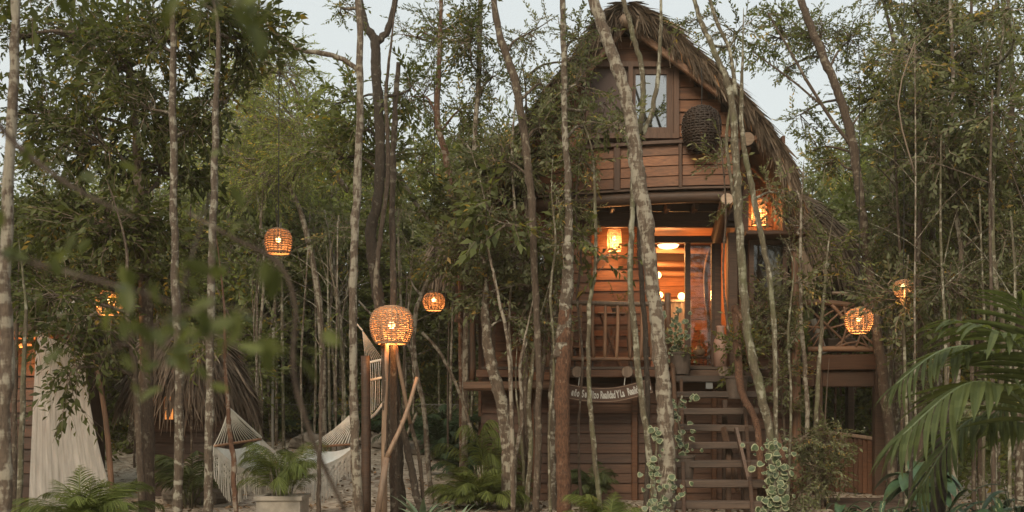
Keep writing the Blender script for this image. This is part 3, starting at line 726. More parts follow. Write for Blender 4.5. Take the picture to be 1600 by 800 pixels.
# -- right-hand block: lantern niche over a ledge, window with curtain, planks below
plank_wall('niche_wall', 4.72, 5.35, 5.36, 7.3, 21.1, .24, 'plank')
MB().box((5.38, 20.7, 6.3), (.06, .85, 1.9)).build('niche_side_board', M['plank_dark_shaded'], house, (5.38, 20.7, 5.4))
MB().box((4.64, 20.75, 6.0), (.12, .8, 1.3)).build('niche_side_board', M['plank_dark_shaded'], house, (4.64, 20.7, 5.4))
MB().beam((4.55, 20.45, 5.27), (5.75, 20.45, 5.27), 1.1, .09, 0, .02).build('ledge', M['plank_dark_shaded'], house, (5, 20.4, 5.2))
def framed(x0, x1, z0, z1, y, mat='beam', w=.09, name='window', d=.12):
    mb = MB()
    for q in ((x0, x1, z1 - w, z1), (x0, x1, z0, z0 + w), (x0, x0 + w, z0 + w, z1 - w), (x1 - w, x1, z0 + w, z1 - w)): mb.box(((q[0] + q[1]) / 2, y, (q[2] + q[3]) / 2), (q[1] - q[0], d, q[3] - q[2]))
    return mb.build(name, M[mat], house, ((x0 + x1) / 2, y, z0))
wr = framed(4.72, 5.48, 3.9, 5.2, 20.42)
MB().box((5.1, 20.42, 4.55), (.6, .012, 1.14)).build('pane', M['glass'], wr)
cv = MB(); n = 24; v = []
for i in range(n + 1):
    x = 5.13 + .3 * i / n; yy = 20.62 + .03 * math.sin(i * 1.7); v += [(x, yy, 3.98), (x, yy, 5.1)]
cv.add(v, [(2 * i, 2 * i + 2, 2 * i + 3, 2 * i + 1) for i in range(n)]); cv.build('curtain', M['curtain'], wr, smooth=True)
MB().box((5.1, 20.9, 4.55), (.9, .03, 1.3)).build('room_back', M['ceiling'], wr)
MB().beam((4.6, 20.36, 3.86), (5.62, 20.36, 3.86), .26, .06, 0, .015).build('sill', M['log'], house, (5, 20.36, 3.86))
plank_wall('side_wall', 4.66, 5.60, .0, 3.82, 20.42, .24, 'plank_dark_shaded', label='plank wall under the curtained window')
MB().tube([V(5.66, 20.3, -.05), V(5.63, 20.3, 2.2), V(5.62, 20.32, 5.5)], [.10, .09, .085], 10, .04, rh).build('corner_post', M['log_v'], house, (5.66, 20.3, 0), smooth=True)
# east return wall
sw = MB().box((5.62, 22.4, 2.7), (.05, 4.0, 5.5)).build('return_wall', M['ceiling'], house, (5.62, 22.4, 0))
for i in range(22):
    z0 = i * .245; MB().box((5.66, 22.4, z0 + .12), (.03, 3.95, .235)).build('plank', M['plank_dark_shaded'], sw, (5.66, 22.4, z0))
# dark door pillars between door and side block
MB().box((4.46, 20.75, 4.05), (.2, .22, 2.7), None, 0, .02).build('door_pillar', M['beam'], house, (4.46, 20.75, 2.7))
MB().box((4.30, 21.45, 4.05), (.14, .14, 2.72)).build('door_pillar', M['beam'], house, (4.3, 21.4, 2.7))
MB().box((4.62, 21.1, 4.3), (.06, .9, 3.2)).build('porch_side_board', M['plank_dark_shaded'], house, (4.62, 21.1, 2.7))
for i, zz in enumerate((3.5, 4.1)): pass
# -- porch back wall, lit by the wicker sconce
plank_wall('porch_wall', 1.55, 2.80, DECK, 5.95, 21.5, .235, 'plank')
MB().box((1.62, 21.38, 4.3), (.10, .10, 3.3)).build('door_trim', M['plank_dark_shaded'], house, (1.62, 21.4, 2.7))
MB().box((2.84, 21.42, 4.3), (.10, .22, 3.3)).build('door_trim', M['plank'], house, (2.84, 21.4, 2.7))
# -- glazed doors: frame, middle stile, transom, panes
dr = MB()
for x, w in ((3.67, .11),): dr.box((x, 21.42, 4.02), (w, .1, 2.68))
dr.box((3.6, 21.42, 5.39), (1.5, .12, .12)); dr.box((4.02, 21.42, 2.72), (.62, .09, .07)); dr.box((4.2, 21.42, 4.0), (.07, .09, 2.6))
door = dr.build('door', M['beam'], house, (3.6, 21.42, DECK))
MB().box((3.945, 21.42, 4.05), (.43, .01, 2.55)).build('pane', M['glass'], door)
# -- interior
rm = MB().box((3.6, 24.2, 4.2), (4.6, .06, 3.4)).build('room_wall', M['ceiling'], house, (3.6, 24.2, 2.7))
z = DECK
while z < 5.2:
    plank_row(rm, 2.0, 5.4, z, z + .26, 24.15, 'plank'); z += .26
for x, nm in ((1.95, 'room_side_wall'), (4.75, 'room_side_wall')):
    s_ = MB().box((x, 22.85, 4.3), (.06, 2.6, 3.3)).build(nm, M['plank'], house, (x, 22.85, 2.7))
MB().box((3.4, 22.9, DECK - .04), (3.2, 2.7, .05)).build('room_floor', M['plank'], house, (3.4, 22.9, DECK))
MB().box((3.4, 22.9, 5.75), (3.2, 2.7, .05)).build('room_ceiling', M['plank'], house, (3.4, 22.9, 5.75))
for zz, yy in ((5.42, 23.1), (5.2, 23.7), (5.02, 24.0)):
    MB().tube([V(2.0, yy, zz), V(3.2, yy, zz + .03), V(4.7, yy, zz - .01)], .07, 8, .08, rh).build('ceiling_log', M['log'], house, (3.3, yy, zz), smooth=True)
MB().tube([V(4.34, 22.3, 5.35), V(4.22, 22.3, 4.85), V(4.24, 22.3, 4.2), V(4.3, 22.3, 3.5), V(4.28, 22.3, 2.7)], [.05, .06, .04, .05, .06], 8, .12, rh).build('driftwood_post', M['log_v'], house, (4.3, 22.3, 2.7), smooth=True)
# -- left block: bay with planks, window, open casement
plank_wall('bay_wall', -.62, 1.62, 2.62, 6.0, 20.95, .2, 'plank', holes=((-.42, .75, 3.75, 5.1),))
wl = framed(-.42, .75, 3.75, 5.1, 20.9, 'frame', .1)
MB().box((.165, 20.93, 4.42), (.97, .012, 1.15)).build('pane', M['glass_refl'], wl)
MB().box((.165, 20.9, 4.42), (.07, .06, 1.15)).build('mullion', M['frame'], wl)
MB().box((.0, 20.72, 3.72), (1.0, .24, .1), None, 0, .015).build('sill', M['plank'], house, (0, 20.7, 3.7))
cas = MB(); hx, hy = -.62, 20.75; ex, ey = P(711, 400, 20.35).x, 20.35
for t0, t1 in ((0, .1), (.9, 1)):
    cas.beam((hx + (ex - hx) * (t0 + t1) / 2, hy + (ey - hy) * (t0 + t1) / 2, 3.62), (hx + (ex - hx) * (t0 + t1) / 2, hy + (ey - hy) * (t0 + t1) / 2, 4.98), .05, .06)
for zz in (3.6, 5.0): cas.beam((hx, hy, zz), (ex, ey, zz), .05, .07)
cas.build('open_casement', M['frame'], house, (hx, hy, 3.6))
MB().tube([P(737, 594, 20.1), P(738, 520, 20.1), P(736, 440, 20.1), P(735, 300, 20.4)], [.072, .062, .058, .06], 10, .04, rh).build('porch_post', M['log_v'], house, P(737, 594, 20.1), smooth=True)
MB().box((-.38, 20.35, 3.2), (.1, .1, 1.3)).build('porch_post', M['beam'], house, (-.38, 20.35, 2.6))
# slab and deck
MB().beam((-.95, 20.15, 2.28), (.75, 20.15, 2.30), .5, .17, 0, .04).build('slab_step', M['log'], house, (-.1, 20.15, 2.28))
MB().beam((.3, 20.05, 2.47), (.75, 20.05, 2.47), .3, .16, 0, .02).build('slab_step', M['plank'], house, (.5, 20.05, 2.47))
nd = 0
for i in range(11):
    y0 = 20.0 + i * .16; MB().box((2.2, y0 + .08, DECK - .03), (5.6, .15, .05)).build('deck_board', M['tread'], house, (2.2, y0, DECK - .03))
MB().beam((-.7, 20.02, DECK - .14), (3.2, 20.02, DECK - .14), .08, .15, 0, .015).build('deck_beam', M['plank_dark_shaded'], house, (1, 20, DECK - .14))
MB().beam((3.2, 20.04, DECK - .16), (4.75, 20.04, DECK - .16), .08, .18, 0, .015).build('deck_beam', M['beam'], house, (4, 20, DECK - .16))
for px in (902, 980, 1131): sawn_log(P(px, 581, 19.85), P(px, 581, 21.9), .115, 'beam', 'deck_joist')
# ground-floor wall, trims
plank_wall('lower_wall', -.60, 4.66, -.05, 2.48, 20.62, .2, 'plank_dark_shaded', label='plank wall below the porch deck, shade in its colour')
for px, w in ((991, .12), (1115, .1), (862, .12), (835, .1)): MB().box((P(px, 0, 20.55).x, 20.5, 1.2), (w, .09, 2.5), None, 0, .015).build('wall_trim', M['plank_dark_shaded'], house, (P(px, 0, 20.5).x, 20.5, 0))
MB().box((-.60, 22.5, 1.2), (.05, 3.8, 2.5)).build('return_wall', M['plank_dark_shaded'], house, (-.6, 22.5, 0))
MB().box((-.60, 22.5, 4.3), (.05, 3.2, 3.3)).build('return_wall', M['plank_dark_shaded'], house, (-.6, 22.5, 2.6))
MB().box((2.3, 25.9, 3.0), (6.3, .06, 6.0)).build('rear_wall', M['plank_dark_shaded'], house, (2.3, 25.9, 0))
M['log_z'] = wood('baluster_wood', (.17, .08, .04), (.40, .21, .11), axis=2)
# -- porch railing: log rails, balusters, newel posts
rail = empty('railing', (2, 20.0, DECK), parent=house)
MB().tube([P(868, 474, 20), P(900, 473, 20), P(950, 474, 20), P(1000, 475, 20), P(1046, 474, 20)], [.05, .045, .052, .045, .05], 8, .08, rh).build('top_rail', M['log_grey'], rail, P(950, 474, 20), smooth=True)
MB().tube([P(868, 560, 20), P(950, 561, 20), P(1050, 561, 20)], [.035, .04, .035], 8, .06, rh).build('bottom_rail', M['log'], rail, P(950, 560, 20), smooth=True)
for px in (879, 891, 907, 927, 946, 965, 984, 1003, 1020, 1036):
    px2 = px + rh.normal(0, 1.2); MB().tube([P(px, 474, 20), P((px + px2) / 2 + rh.normal(0, 1), 515, 20), P(px2, 562, 20)], [.03, .036, .034], 8, .07, rh).build('baluster', M['log_z'], rail, P(px, 560, 20), smooth=True)
MB().tube([P(1043, 458, 19.95), P(1044, 520, 19.95), P(1046, 574, 19.95)], .062, 10, .03, rh).build('newel_post', M['log_v'], rail, P(1044, 574, 19.95), smooth=True)
MB().tube([P(850, 470, 20), P(853, 520, 20), P(856, 572, 20)], .06, 10, .05, rh).build('newel_post', M['log_v'], rail, P(855, 570, 20), smooth=True)
MB().tube([P(760, 478, 20.3), P(800, 476, 20.3), P(850, 474, 20.1)], .04, 8, .06, rh).build('top_rail', M['log'], rail, P(800, 476, 20.3), smooth=True)
# -- staircase
M['bark_post'] = bark('split_post_timber', (.05, .024, .014), (.20, .095, .05), (.27, .17, .11), .12, .12)
stair = empty('staircase', (4.0, 18, 0), parent=house)
for k in range(9):
    zt = DECK - .30 * (k + 1) + .02; yt = 19.55 - .46 * k
    if zt < .05: break
    x0 = P(1053 - k * .6, 0, yt).x; x1 = P(1177 + k * 2.6, 0, yt).x
    MB().beam((x0 + rh.normal(0, .01), yt, zt + rh.normal(0, .006)), (x1, yt, zt + rh.normal(0, .008)), .32, .12, 0, .012).build('tread', M['tread'], stair, ((x0 + x1) / 2, yt, zt))
for px0, px1 in ((1064, 1070), (1160, 1178)):
    MB().beam(P(px0, 580, 19.8), V(P(px1, 800, 15.7).x, 15.75, .0), .06, .16, 0, .01).build('stringer', M['beam'], stair, P(px0, 580, 19.8))
for px, yt, zt in ((1070, 18.9, 2.0), (1134, 18.9, 2.0), (1164, 18.9, 2.0), (1140, 17.7, 1.15), (1168, 17.7, 1.15)):
    x = P(px, 0, yt).x; MB().box((x, yt + .1, zt / 2), (.09, .09, zt), None, 0, .01).build('strut', M['beam'], stair, (x, yt, 0))
for px, yt in ((1130, 18), (1150, 17)):
    MB().beam((P(px, 0, yt).x, yt, 1.5), (P(px + 18, 0, yt).x, yt - .3, .4), .05, .1).build('brace', M['beam'], stair, (P(px, 0, yt).x, yt, 1.5))
MB().tube([P(1149, 480, 19.5), P(1152, 540, 18.9), P(1158, 610, 18.2), P(1178, 650, 17.6), P(1186, 690, 17.2), V(P(1192, 0, 17).x, 17, 0)], [.075, .07, .065, .06, .06, .07], 11, .08, rh).build('newel_post', M['bark_post'], stair, P(1155, 600, 18.4), smooth=True)
MB().tube([P(1146, 483, 19.4), P(1160, 500, 19.2), P(1172, 560, 18.5), P(1193, 630, 17.7), P(1214, 680, 17.1), P(1226, 725, 16.7)], [.05, .055, .055, .052, .05, .045], 11, .07, rh).build('handrail', M['bark_post'], stair, P(1190, 600, 18), smooth=True)
MB().tube([P(1051, 570, 19.6), P(1054, 620, 18.8), P(1056, 700, 17.4), V(P(1050, 0, 16.6).x, 16.6, 0)], [.05, .045, .045, .05], 8, .07, rh).build('handrail', M['log_v'], stair, P(1054, 620, 18.8), smooth=True)
MB().box(P(1108, 602, 19.45), (.13, .04, .13)).build('step_light', M['metal'], stair)

# ------------------------------------------------------------------ wicker lamps
def basket_geo(R=.35, H=.62, ribs=22, rings=15, open_r=.72, top_r=.35, thick=.011, oblate=True, gap=1.0):
    mb = MB(); K = 10
    def prof(t):                          # t 0 bottom .. 1 top
        u = 2 * t - 1; z = -H / 2 + H * t
        r_ = R * (1 - (1 - open_r) * abs(u) ** 2.2) if u < 0 else R * (top_r + (1 - top_r) * max(0, 1 - u ** 2.6) ** .55)
        return r_, z
    for i in range(ribs):
        a = 2 * math.pi * i / ribs; mb.tube([V(prof(k / K)[0] * math.cos(a), prof(k / K)[0] * math.sin(a), prof(k / K)[1]) for k in range(K + 1)], thick * .9, 4, 0, None, False, 0, 1)
    for j in range(rings):
        t = (j + .5) / rings; r_, z = prof(t); n = ribs * 2; pts = []
        for i in range(n + 1):
            a = 2 * math.pi * (i + .5 * (j % 2)) / n; rr = r_ + thick * 1.1 * (1 if (i + j) % 2 else -1); pts.append(V(rr * math.cos(a), rr * math.sin(a), z + rnd.uniform(-1, 1) * thick * .5))
        pts[-1] = pts[0].copy(); mb.tube(pts, thick * gap * rnd.uniform(.85, 1.15), 4, 0, None, False, 0, 1)
    for t in (0, 1):
        r_, z = prof(t); pts = [V(r_ * math.cos(2 * math.pi * i / 28), r_ * math.sin(2 * math.pi * i / 28), z) for i in range(29)]; mb.tube(pts, thick * 1.5, 5, 0, None, False, 0, 1)
    r_, z = prof(1)
    for i in range(7): a = math.pi * i / 7; mb.tube([V(r_ * math.cos(a), r_ * math.sin(a), z), V(-r_ * math.cos(a), -r_ * math.sin(a), z)], thick, 4, 0, None, False, 0, 1)
    return mb
def point(loc, w, col=(1, .44, .14), r_=.05):
    d = bpy.data.lights.new('lamp_light', 'POINT'); d.energy = w; d.color = col; d.shadow_soft_size = r_
    o = bpy.data.objects.new('lamp_light', d); C.objects.link(o); o.location = loc; return o
_bk = {}
def basket_lamp(name, label, c, R, H, lit=22, mat='wicker', cord=None, group='round wicker lamps hung about the clearing', style='n', bulb=.035):
    c = Vector(c); root = empty(name, c, label, 'lamp', group)
    if style not in _bk: 
        a = dict(n=dict(), sparse=dict(ribs=18, rings=11, thick=.012), dense=dict(ribs=24, rings=17, thick=.015, gap=1.25, open_r=.55, top_r=.25), wide=dict(ribs=22, rings=10, thick=.014, open_r=.85, top_r=.5), loose=dict(ribs=14, rings=13, thick=.013, open_r=.62, top_r=.3), tall=dict(ribs=18, rings=15, open_r=.95, top_r=.8, thick=.012))[style]
        _bk[style] = basket_geo(.35, .62, **a)
    sx, sz = R / .35, H / .62; g = _bk[style]; mb = MB(); mb.v = [tuple(c + V(x * sx, y * sx, z * sz)) for x, y, z in g.v]; mb.f = list(g.f); mb.m = list(g.m)
    mb.build('shade', M[mat], root, smooth=True)
    if cord: MB().tube([c + V(0, 0, H / 2 - .02), c + V(.01, 0, (H / 2 + cord) / 2), c + V(0, 0, cord)], .009, 5).build('cord', M['black'], root)
    if lit:
        mb = MB(); mb.lathe([(.045 * math.sin(math.pi * k / 8) + .0005, -.045 * math.cos(math.pi * k / 8)) for k in range(9)], c + V(0, 0, .03), 12); mb.build('bulb', M['bulb'], root, smooth=True)
        point(c + V(0, 0, -.09), lit, r_=.05)
    else:
        MB().tube([c + V(0, 0, H / 2), c + V(0, 0, H / 2 - .14)], .02, 6).build('socket', M['black'], root)
    return root
# tripod lamp in the clearing
T0 = 17.0
tl = empty('tripod_lamp', V(P(602, 0, T0).x, T0, 0), 'big lit wicker globe lamp on three rough log legs in the clearing', 'lamp')
c = P(612, 508, T0); g = basket_geo(.35, .62, ribs=26, rings=19, thick=.0115, gap=1.1); mb = MB(); mb.v = [tuple(c + V(x * 1.0, y * 1.0, z * .98)) for x, y, z in g.v]; mb.f = g.f; mb.m = g.m
mb.build('shade', M['wicker'], tl, smooth=True)
mb = MB(); mb.lathe([(.06 * math.sin(math.pi * k / 8) + .0005, -.06 * math.cos(math.pi * k / 8)) for k in range(9)], c, 12); mb.build('bulb', M['bulb'], tl, smooth=True)
point(c + V(0, 0, -.12), 34, r_=.06)
for (a, b, r0, r1, ya, yb) in (((604, 535), (600, 806), .042, .055, 0, 0), ((617, 536), (641, 662), .034, .032, 0, .3), ((652, 590), (604, 715), .034, .04, .25, -.15)):
    q0, q1 = P(*a, T0 + ya), P(*b, T0 + yb)
    if b[1] > 700: q1.z = -.03 if b[1] > 800 else q1.z
    m_ = (q0 + q1) / 2 + V(rh.normal() * .02, 0, 0); MB().tube([q0, m_, q1], [r0, (r0 + r1) / 2, r1], 10, .05, rh).build('leg', M['pale_pole'], tl, q1, smooth=True)
MB().tube([P(641, 662, T0 + .3), P(656, 720, T0 + .5), V(P(662, 0, T0 + .7).x, T0 + .7, -.02)], .036, 8, .06, rh).build('leg', M['bark_brown'], tl, smooth=True)
MB().tube([P(604, 715, T0 - .15), V(P(588, 0, T0 - .3).x, T0 - .3, -.02)], .05, 8, .06, rh).build('leg', M['log_grey'], tl, smooth=True)
basket_lamp('hanging_lamp', 'lit wicker lamp hanging high among leaves left of the tripod lamp', P(435, 377, 18.2), .235, .42, 11, cord=6.0, style='wide')
basket_lamp('hanging_lamp', 'small lit wicker lamp hanging between tripod lamp and treehouse', P(678, 471, 21), .225, .36, 11, cord=6.0, style='sparse')
basket_lamp('hanging_lamp', 'lit wicker lamp hanging in front of the branch railing', P(1342, 501, 19.6), .265, .47, 17, cord=5.5, style='loose')
basket_lamp('hanging_lamp', 'small lit wicker lamp hanging in the trees right of the branch railing', P(1412, 450, 17.5), .17, .27, 9, cord=6.0, style='sparse')
basket_lamp('hanging_lamp', 'lit wicker lamp half hidden in leaves above the mosquito net', P(171, 472, 16.5), .21, .40, 22, cord=5.0, style='sparse')
basket_lamp('hanging_lamp', 'unlit dark wicker globe hanging from the thatch beside the gable window', P(1096, 201, 19.35), .35, .80, 0, 'wicker_dark', cord=1.15, style='dense')
sc1 = basket_lamp('wall_lamp', 'lit tall wicker sconce on the plank wall of the porch', P(960, 375, 21.12),   .145, .44, 64, style='tall', group='wicker lamps on the treehouse')
MB().beam(P(960, 352, 21.28), P(960, 352, 21.5), .03, .03).build('bracket', M['black'], sc1)
basket_lamp('ledge_lamp', 'lit wicker lantern standing on the ledge right of the stairs', P(1186, 331, 20.75), .15, .52, 44, style='tall', group='wicker lamps on the treehouse')
for i, (px, py, Y, lb) in enumerate(((1457, 563, 27, 'tiny amber lamp glowing low between the thin trunks'), (1497, 618, 24, 'tiny amber lamp glowing just above the big palm frond'), (1566, 557, 25, 'tiny amber lamp glowing behind the rightmost palm'))):
    basket_lamp('hanging_lamp', lb, P(px, py, Y), .07, .14, 5, cord=3, style='sparse', group='tiny distant lamps on the right')
# interior lights
def globe(px, py, Y, r_, w, label):
    c = P(px, py, Y); root = empty('globe_lamp', c, label, 'lamp', 'lamps inside the treehouse room')
    n = 12; mb = MB(); mb.lathe([(max(.001, r_ * math.sin(math.pi * k / n)), -r_ * math.cos(math.pi * k / n)) for k in range(n + 1)], c, 18); mb.build('globe', M['globe'], root, smooth=True)
    MB().tube([c + V(0, 0, r_ * .9), c + V(0, .15, r_ * 1.1), c + V(0, .3, r_ * 1.1)], .012, 6).build('arm', M['black'], root); point(c + V(0, -.22, 0), w * 1.6, r_=.1)
globe(1065, 463, 23.2, .085, 34, 'white globe lamp glowing above the white curtain, seen left of the middle door stile')
globe(1031, 461, 23.2, .075, 20, 'white globe lamp glowing beside the pale trunk in the doorway')
globe(1028, 430, 23.6, .08, 20, 'upper white globe lamp glowing beside the pale trunk in the doorway')
c = P(1044, 385, 22.6); root = empty('ceiling_lamp', c, 'flat round lamp glowing under the ceiling inside the doorway', 'lamp', 'lamps inside the treehouse room')
mb = MB(); mb.lathe([(.001, -.04), (.10, -.045), (.2, -.02), (.24, .03), (.001, .035)], c, 20); mb.build('disc', M['globe'], root, smooth=True); point(c + V(0, 0, -.2), 75, r_=.12)
# ------------------------------------------------------------------ props in and around the house
def pot(name, label, c, r0, r1, h, mat, foliage=None, group=None, cat='potted plant'):
    root = empty(name, c, label, cat, group); mb = MB()
    mb.lathe([(r0, 0), (r0 * 1.02, .02), (r1 * .97, h * .9), (r1 * 1.05, h * .91), (r1 * 1.06, h), (r1 * .9, h), (r1 * .88, h - .04), (.001, h - .04)], c, 22)
    mb.build('pot', M[mat], root, smooth=False)
    if foliage:
        kind, leaf, rad, n, z, sz = foliage; cr = Crown(int(abs(c[0] * 1000)) % 997); cc = Vector(c) + V(0, 0, z)
        cr.clump(Vector(c) + V(0, 0, h - .04), cc, rad, n, kind, 7, sz, .01); cr.build(root, M[leaf], 'foliage')
    return root
vz = P(1126, 568, 20.35); mb = MB(); c = V(vz.x, 20.35, DECK); root = empty('floor_vase', c, 'tall dusky pink clay bottle vase beside the doorway', 'vase')
mb.lathe([(.10, 0), (.135, .01), (.14, .45), (.13, .54), (.085, .60), (.075, .64), (.075, .78), (.085, .82), (.07, .82), (.06, .7), (.001, .6)], c, 26); mb.build('body', M['clay'], root, smooth=True)
# bench with jug and pumpkin-like pots just inside
bench = empty('bench', V(3.98, 21.75, DECK), 'low dark wooden bench just inside the glazed door', 'bench')
MB().box((3.95, 21.75, DECK + .27), (.75, .3, .05)).build('seat', M['beam'], bench)
for x in (3.62, 4.28):
    for y in (21.64, 21.86): MB().box((x, y, DECK + .12), (.05, .05, .25)).build('leg', M['beam'], bench, (x, y, DECK))
for i in range(7): MB().box((3.68 + i * .09, 21.62, DECK + .14), (.03, .02, .2)).build('slat', M['plank_dark_shaded'], bench, (3.68 + i * .09, 21.62, DECK + .14))
jc = V(3.98, 21.78, DECK + .295); root = empty('jug', jc, 'cream clay jug with a small plant on the bench inside the door', 'jug'); mb = MB()
mb.lathe([(.07, 0), (.11, .03), (.14, .09), (.125, .15), (.085, .18), (.06, .19), (.07, .22), (.05, .22), (.001, .18)], jc, 22); mb.build('body', M['jug'], root, smooth=True)
cr = Crown(5); cr.clump(jc + V(0, 0, .22), jc + V(.05, 0, .38), .14, 10, 'small', 5, .6, .006); cr.build(root, M['leaf_dark'], 'foliage')
pc = V(4.42, 21.25, DECK); root = empty('gourd_pot', pc, 'small round orange pot standing on the deck by the vase', 'pot'); mb = MB(); mb.lathe([(.04, 0), (.08, .03), (.095, .08), (.07, .14), (.03, .16), (.001, .15)], pc, 18); mb.build('body', M['jug'], root, smooth=True)
# white curtained frame at the back of the room
cf = empty('curtained_frame', V(3.3, 23.1, DECK), 'tall pale curtain in a white frame standing at the back of the lit room', 'curtain'); mb = MB(); v = []
x0, x1, z0, z1 = P(1012, 0, 23).x, P(1078, 0, 23).x, DECK + .05, P(0, 470, 23).z
for i in range(31): x = x0 + (x1 - x0) * i / 30; yy = 23.0 + .025 * math.sin(i * 1.5); v += [(x, yy, z0), (x, yy, z1)]
mb.add(v, [(2 * i, 2 * i + 2, 2 * i + 3, 2 * i + 1) for i in range(30)]); mb.build('curtain', M['curtain'], cf, smooth=True)
for a, b in (((x0, 23, z0), (x0, 23, z1)), ((x1, 23, z0), (x1, 23, z1)), ((x0, 23, z1), (x1, 23, z1))): MB().beam(a, b, .05, .05).build('frame', M['curtain'], cf, a)
# porch table with crossed legs and a chair behind the railing
tb = empty('side_table', V(2.0, 20.9, DECK), 'small wooden folding table with crossed legs on the porch', 'table')
MB().box((2.02, 20.9, 3.78), (.55, .4, .04), None, 0, .01).build('table_top', M['log'], tb)
for y in (20.74, 21.06):
    MB().beam((1.82, y, 3.76), (2.22, y, DECK), .03, .05).build('leg', M['plank'], tb, (1.82, y, 3.76)); MB().beam((2.22, y + .035, 3.76), (1.82, y + .035, DECK), .03, .05).build('leg', M['plank'], tb, (2.22, y, 3.76))
pot('potted_plant', 'little green plant in a dark pot on the porch table', V(2.1, 20.9, 3.8), .05, .07, .1, 'pot', ('small', 'leaf_mid', .13, 14, .2, .6))
def chair(x, label):
    ch = empty('porch_chair', V(x, 20.95, DECK), label, 'chair', 'dark chairs on the porch'); MB().box((x, 20.95, DECK + .42), (.44, .44, .05), None, 0, .02).build('seat', M['beam'], ch)
    for dx in (-.18, .18):
        for dy in (-.18, .18): MB().beam((x + dx, 20.95 + dy, DECK), (x + dx, 20.95 + dy, DECK + .42), .04, .04).build('leg', M['beam'], ch, (x + dx, 20.95 + dy, DECK))
    mb = MB(); mb.tube([V(x - .2, 21.15, DECK + .4), V(x - .19, 21.22, DECK + .72), V(x, 21.26, DECK + .8), V(x + .19, 21.22, DECK + .72), V(x + .2, 21.15, DECK + .4)], .02, 6)
    for dx in (-.1, 0, .1): mb.tube([V(x + dx, 21.16, DECK + .42), V(x + dx, 21.24, DECK + .76)], .012, 5)
    mb.build('backrest', M['beam'], ch)
chair(1.45, 'dark wooden chair on the porch left of the folding table'); chair(2.6, 'dark wooden chair on the porch right of the folding table')
# curved sign board under the deck
sg = empty('sign_board', P(955, 610, 19.9), 'curved dark wooden banner sign with white hand lettering under the deck', 'sign')
def sign_c(t):                           # t 0..1 from x 866 to 1018
    px = 866 + 152 * t; py = 609 + 15 * max(0, math.sin(math.pi * t)) ** 1.2 * 0.55 - 14 * max(0, t - .62) ** 1.3 * 1.6 - 4 * max(0, .25 - t) * 2; return P(px, py, 19.86)
mb = MB(); n = 30; v = []
for i in range(n + 1):
    p = sign_c(i / n); q = sign_c(min(1, i / n + .01)) - sign_c(max(0, i / n - .01)); q.normalize(); up = V(-q.z, 0, q.x); hh = .145
    v += [p - up * hh, p + up * hh, p - up * hh + V(0, .03, 0), p + up * hh + V(0, .03, 0)]
f = []
for i in range(n): a, b = 4 * i, 4 * i + 4; f += [(a, b, b + 1, a + 1), (b + 2, a + 2, a + 3, b + 3), (a + 2, b + 2, b, a), (a + 1, b + 1, b + 3, a + 3)]
f += [(0, 1, 3, 2), (4 * n, 4 * n + 2, 4 * n + 3, 4 * n + 1)]; mb.add(v, f).build('board', M['sign'], sg)
mb = MB()
for s_ in (-1, 1):
    pts = []
    for i in range(n + 1):
        p = sign_c(i / n); q = sign_c(min(1, i / n + .01)) - sign_c(max(0, i / n - .01)); q.normalize(); up = V(-q.z, 0, q.x); pts.append(p + up * .125 * s_ + V(0, -.004, 0))
    mb.tube(pts, .006, 4, 0, None, False, 0, 1)
mb.build('painted_border', M['sign_edge'], sg)
def letters(text, t0, t1, size):
    fc = bpy.data.curves.new('glyph', 'FONT'); ws = [dict(i=.32, l=.32, H=.75, R=.7, Y=.7, L=.6, S=.62, z=.5, r=.42, g=.6).get(ch, .36 if ch == ' ' else .6) for ch in text]; tot = sum(ws); acc = 0
    for ch, w in zip(text, ws):
        t = t0 + (t1 - t0) * (acc + w / 2) / tot; acc += w
        if ch == ' ': continue
        cu = bpy.data.curves.new('letter', 'FONT'); cu.body = ch; cu.size = size; cu.extrude = .003; cu.offset = .006; cu.align_x = 'CENTER'; cu.align_y = 'BOTTOM_BASELINE'; cu.resolution_u = 3
        to = bpy.data.objects.new('letter_curve', cu); C.objects.link(to); dg = bpy.context.evaluated_depsgraph_get(); me = bpy.data.meshes.new_from_object(to.evaluated_get(dg)); bpy.data.objects.remove(to)
        p = sign_c(t); q = sign_c(min(1, t + .01)) - sign_c(max(0, t - .01)); a = -math.atan2(q.z, q.x)
        me.transform(Matrix.Rotation(a, 4, 'Y') @ Matrix.Rotation(math.radians(90), 4, 'X') @ Matrix.Scale(.44, 4, (1, 0, 0))); me.materials.clear(); me.materials.append(M['paint'])
        up = V(-q.normalized().z, 0, q.normalized().x); o = bpy.data.objects.new('letter', me); link(o, sg, p - up * .065 + V(0, -.006, 0))
letters('eño Se Hizo', .175, .46, .2); letters('Realidad Y La', .475, .72, .2); letters('Realidad', .755, .90, .2); letters('go', .945, .985, .2)
for t in (.25, .72):
    p = sign_c(t); MB().tube([p + V(0, .01, .14), p + V(.02, .03, .32)], .008, 5).build('hanging_cord', M['rope'], sg)

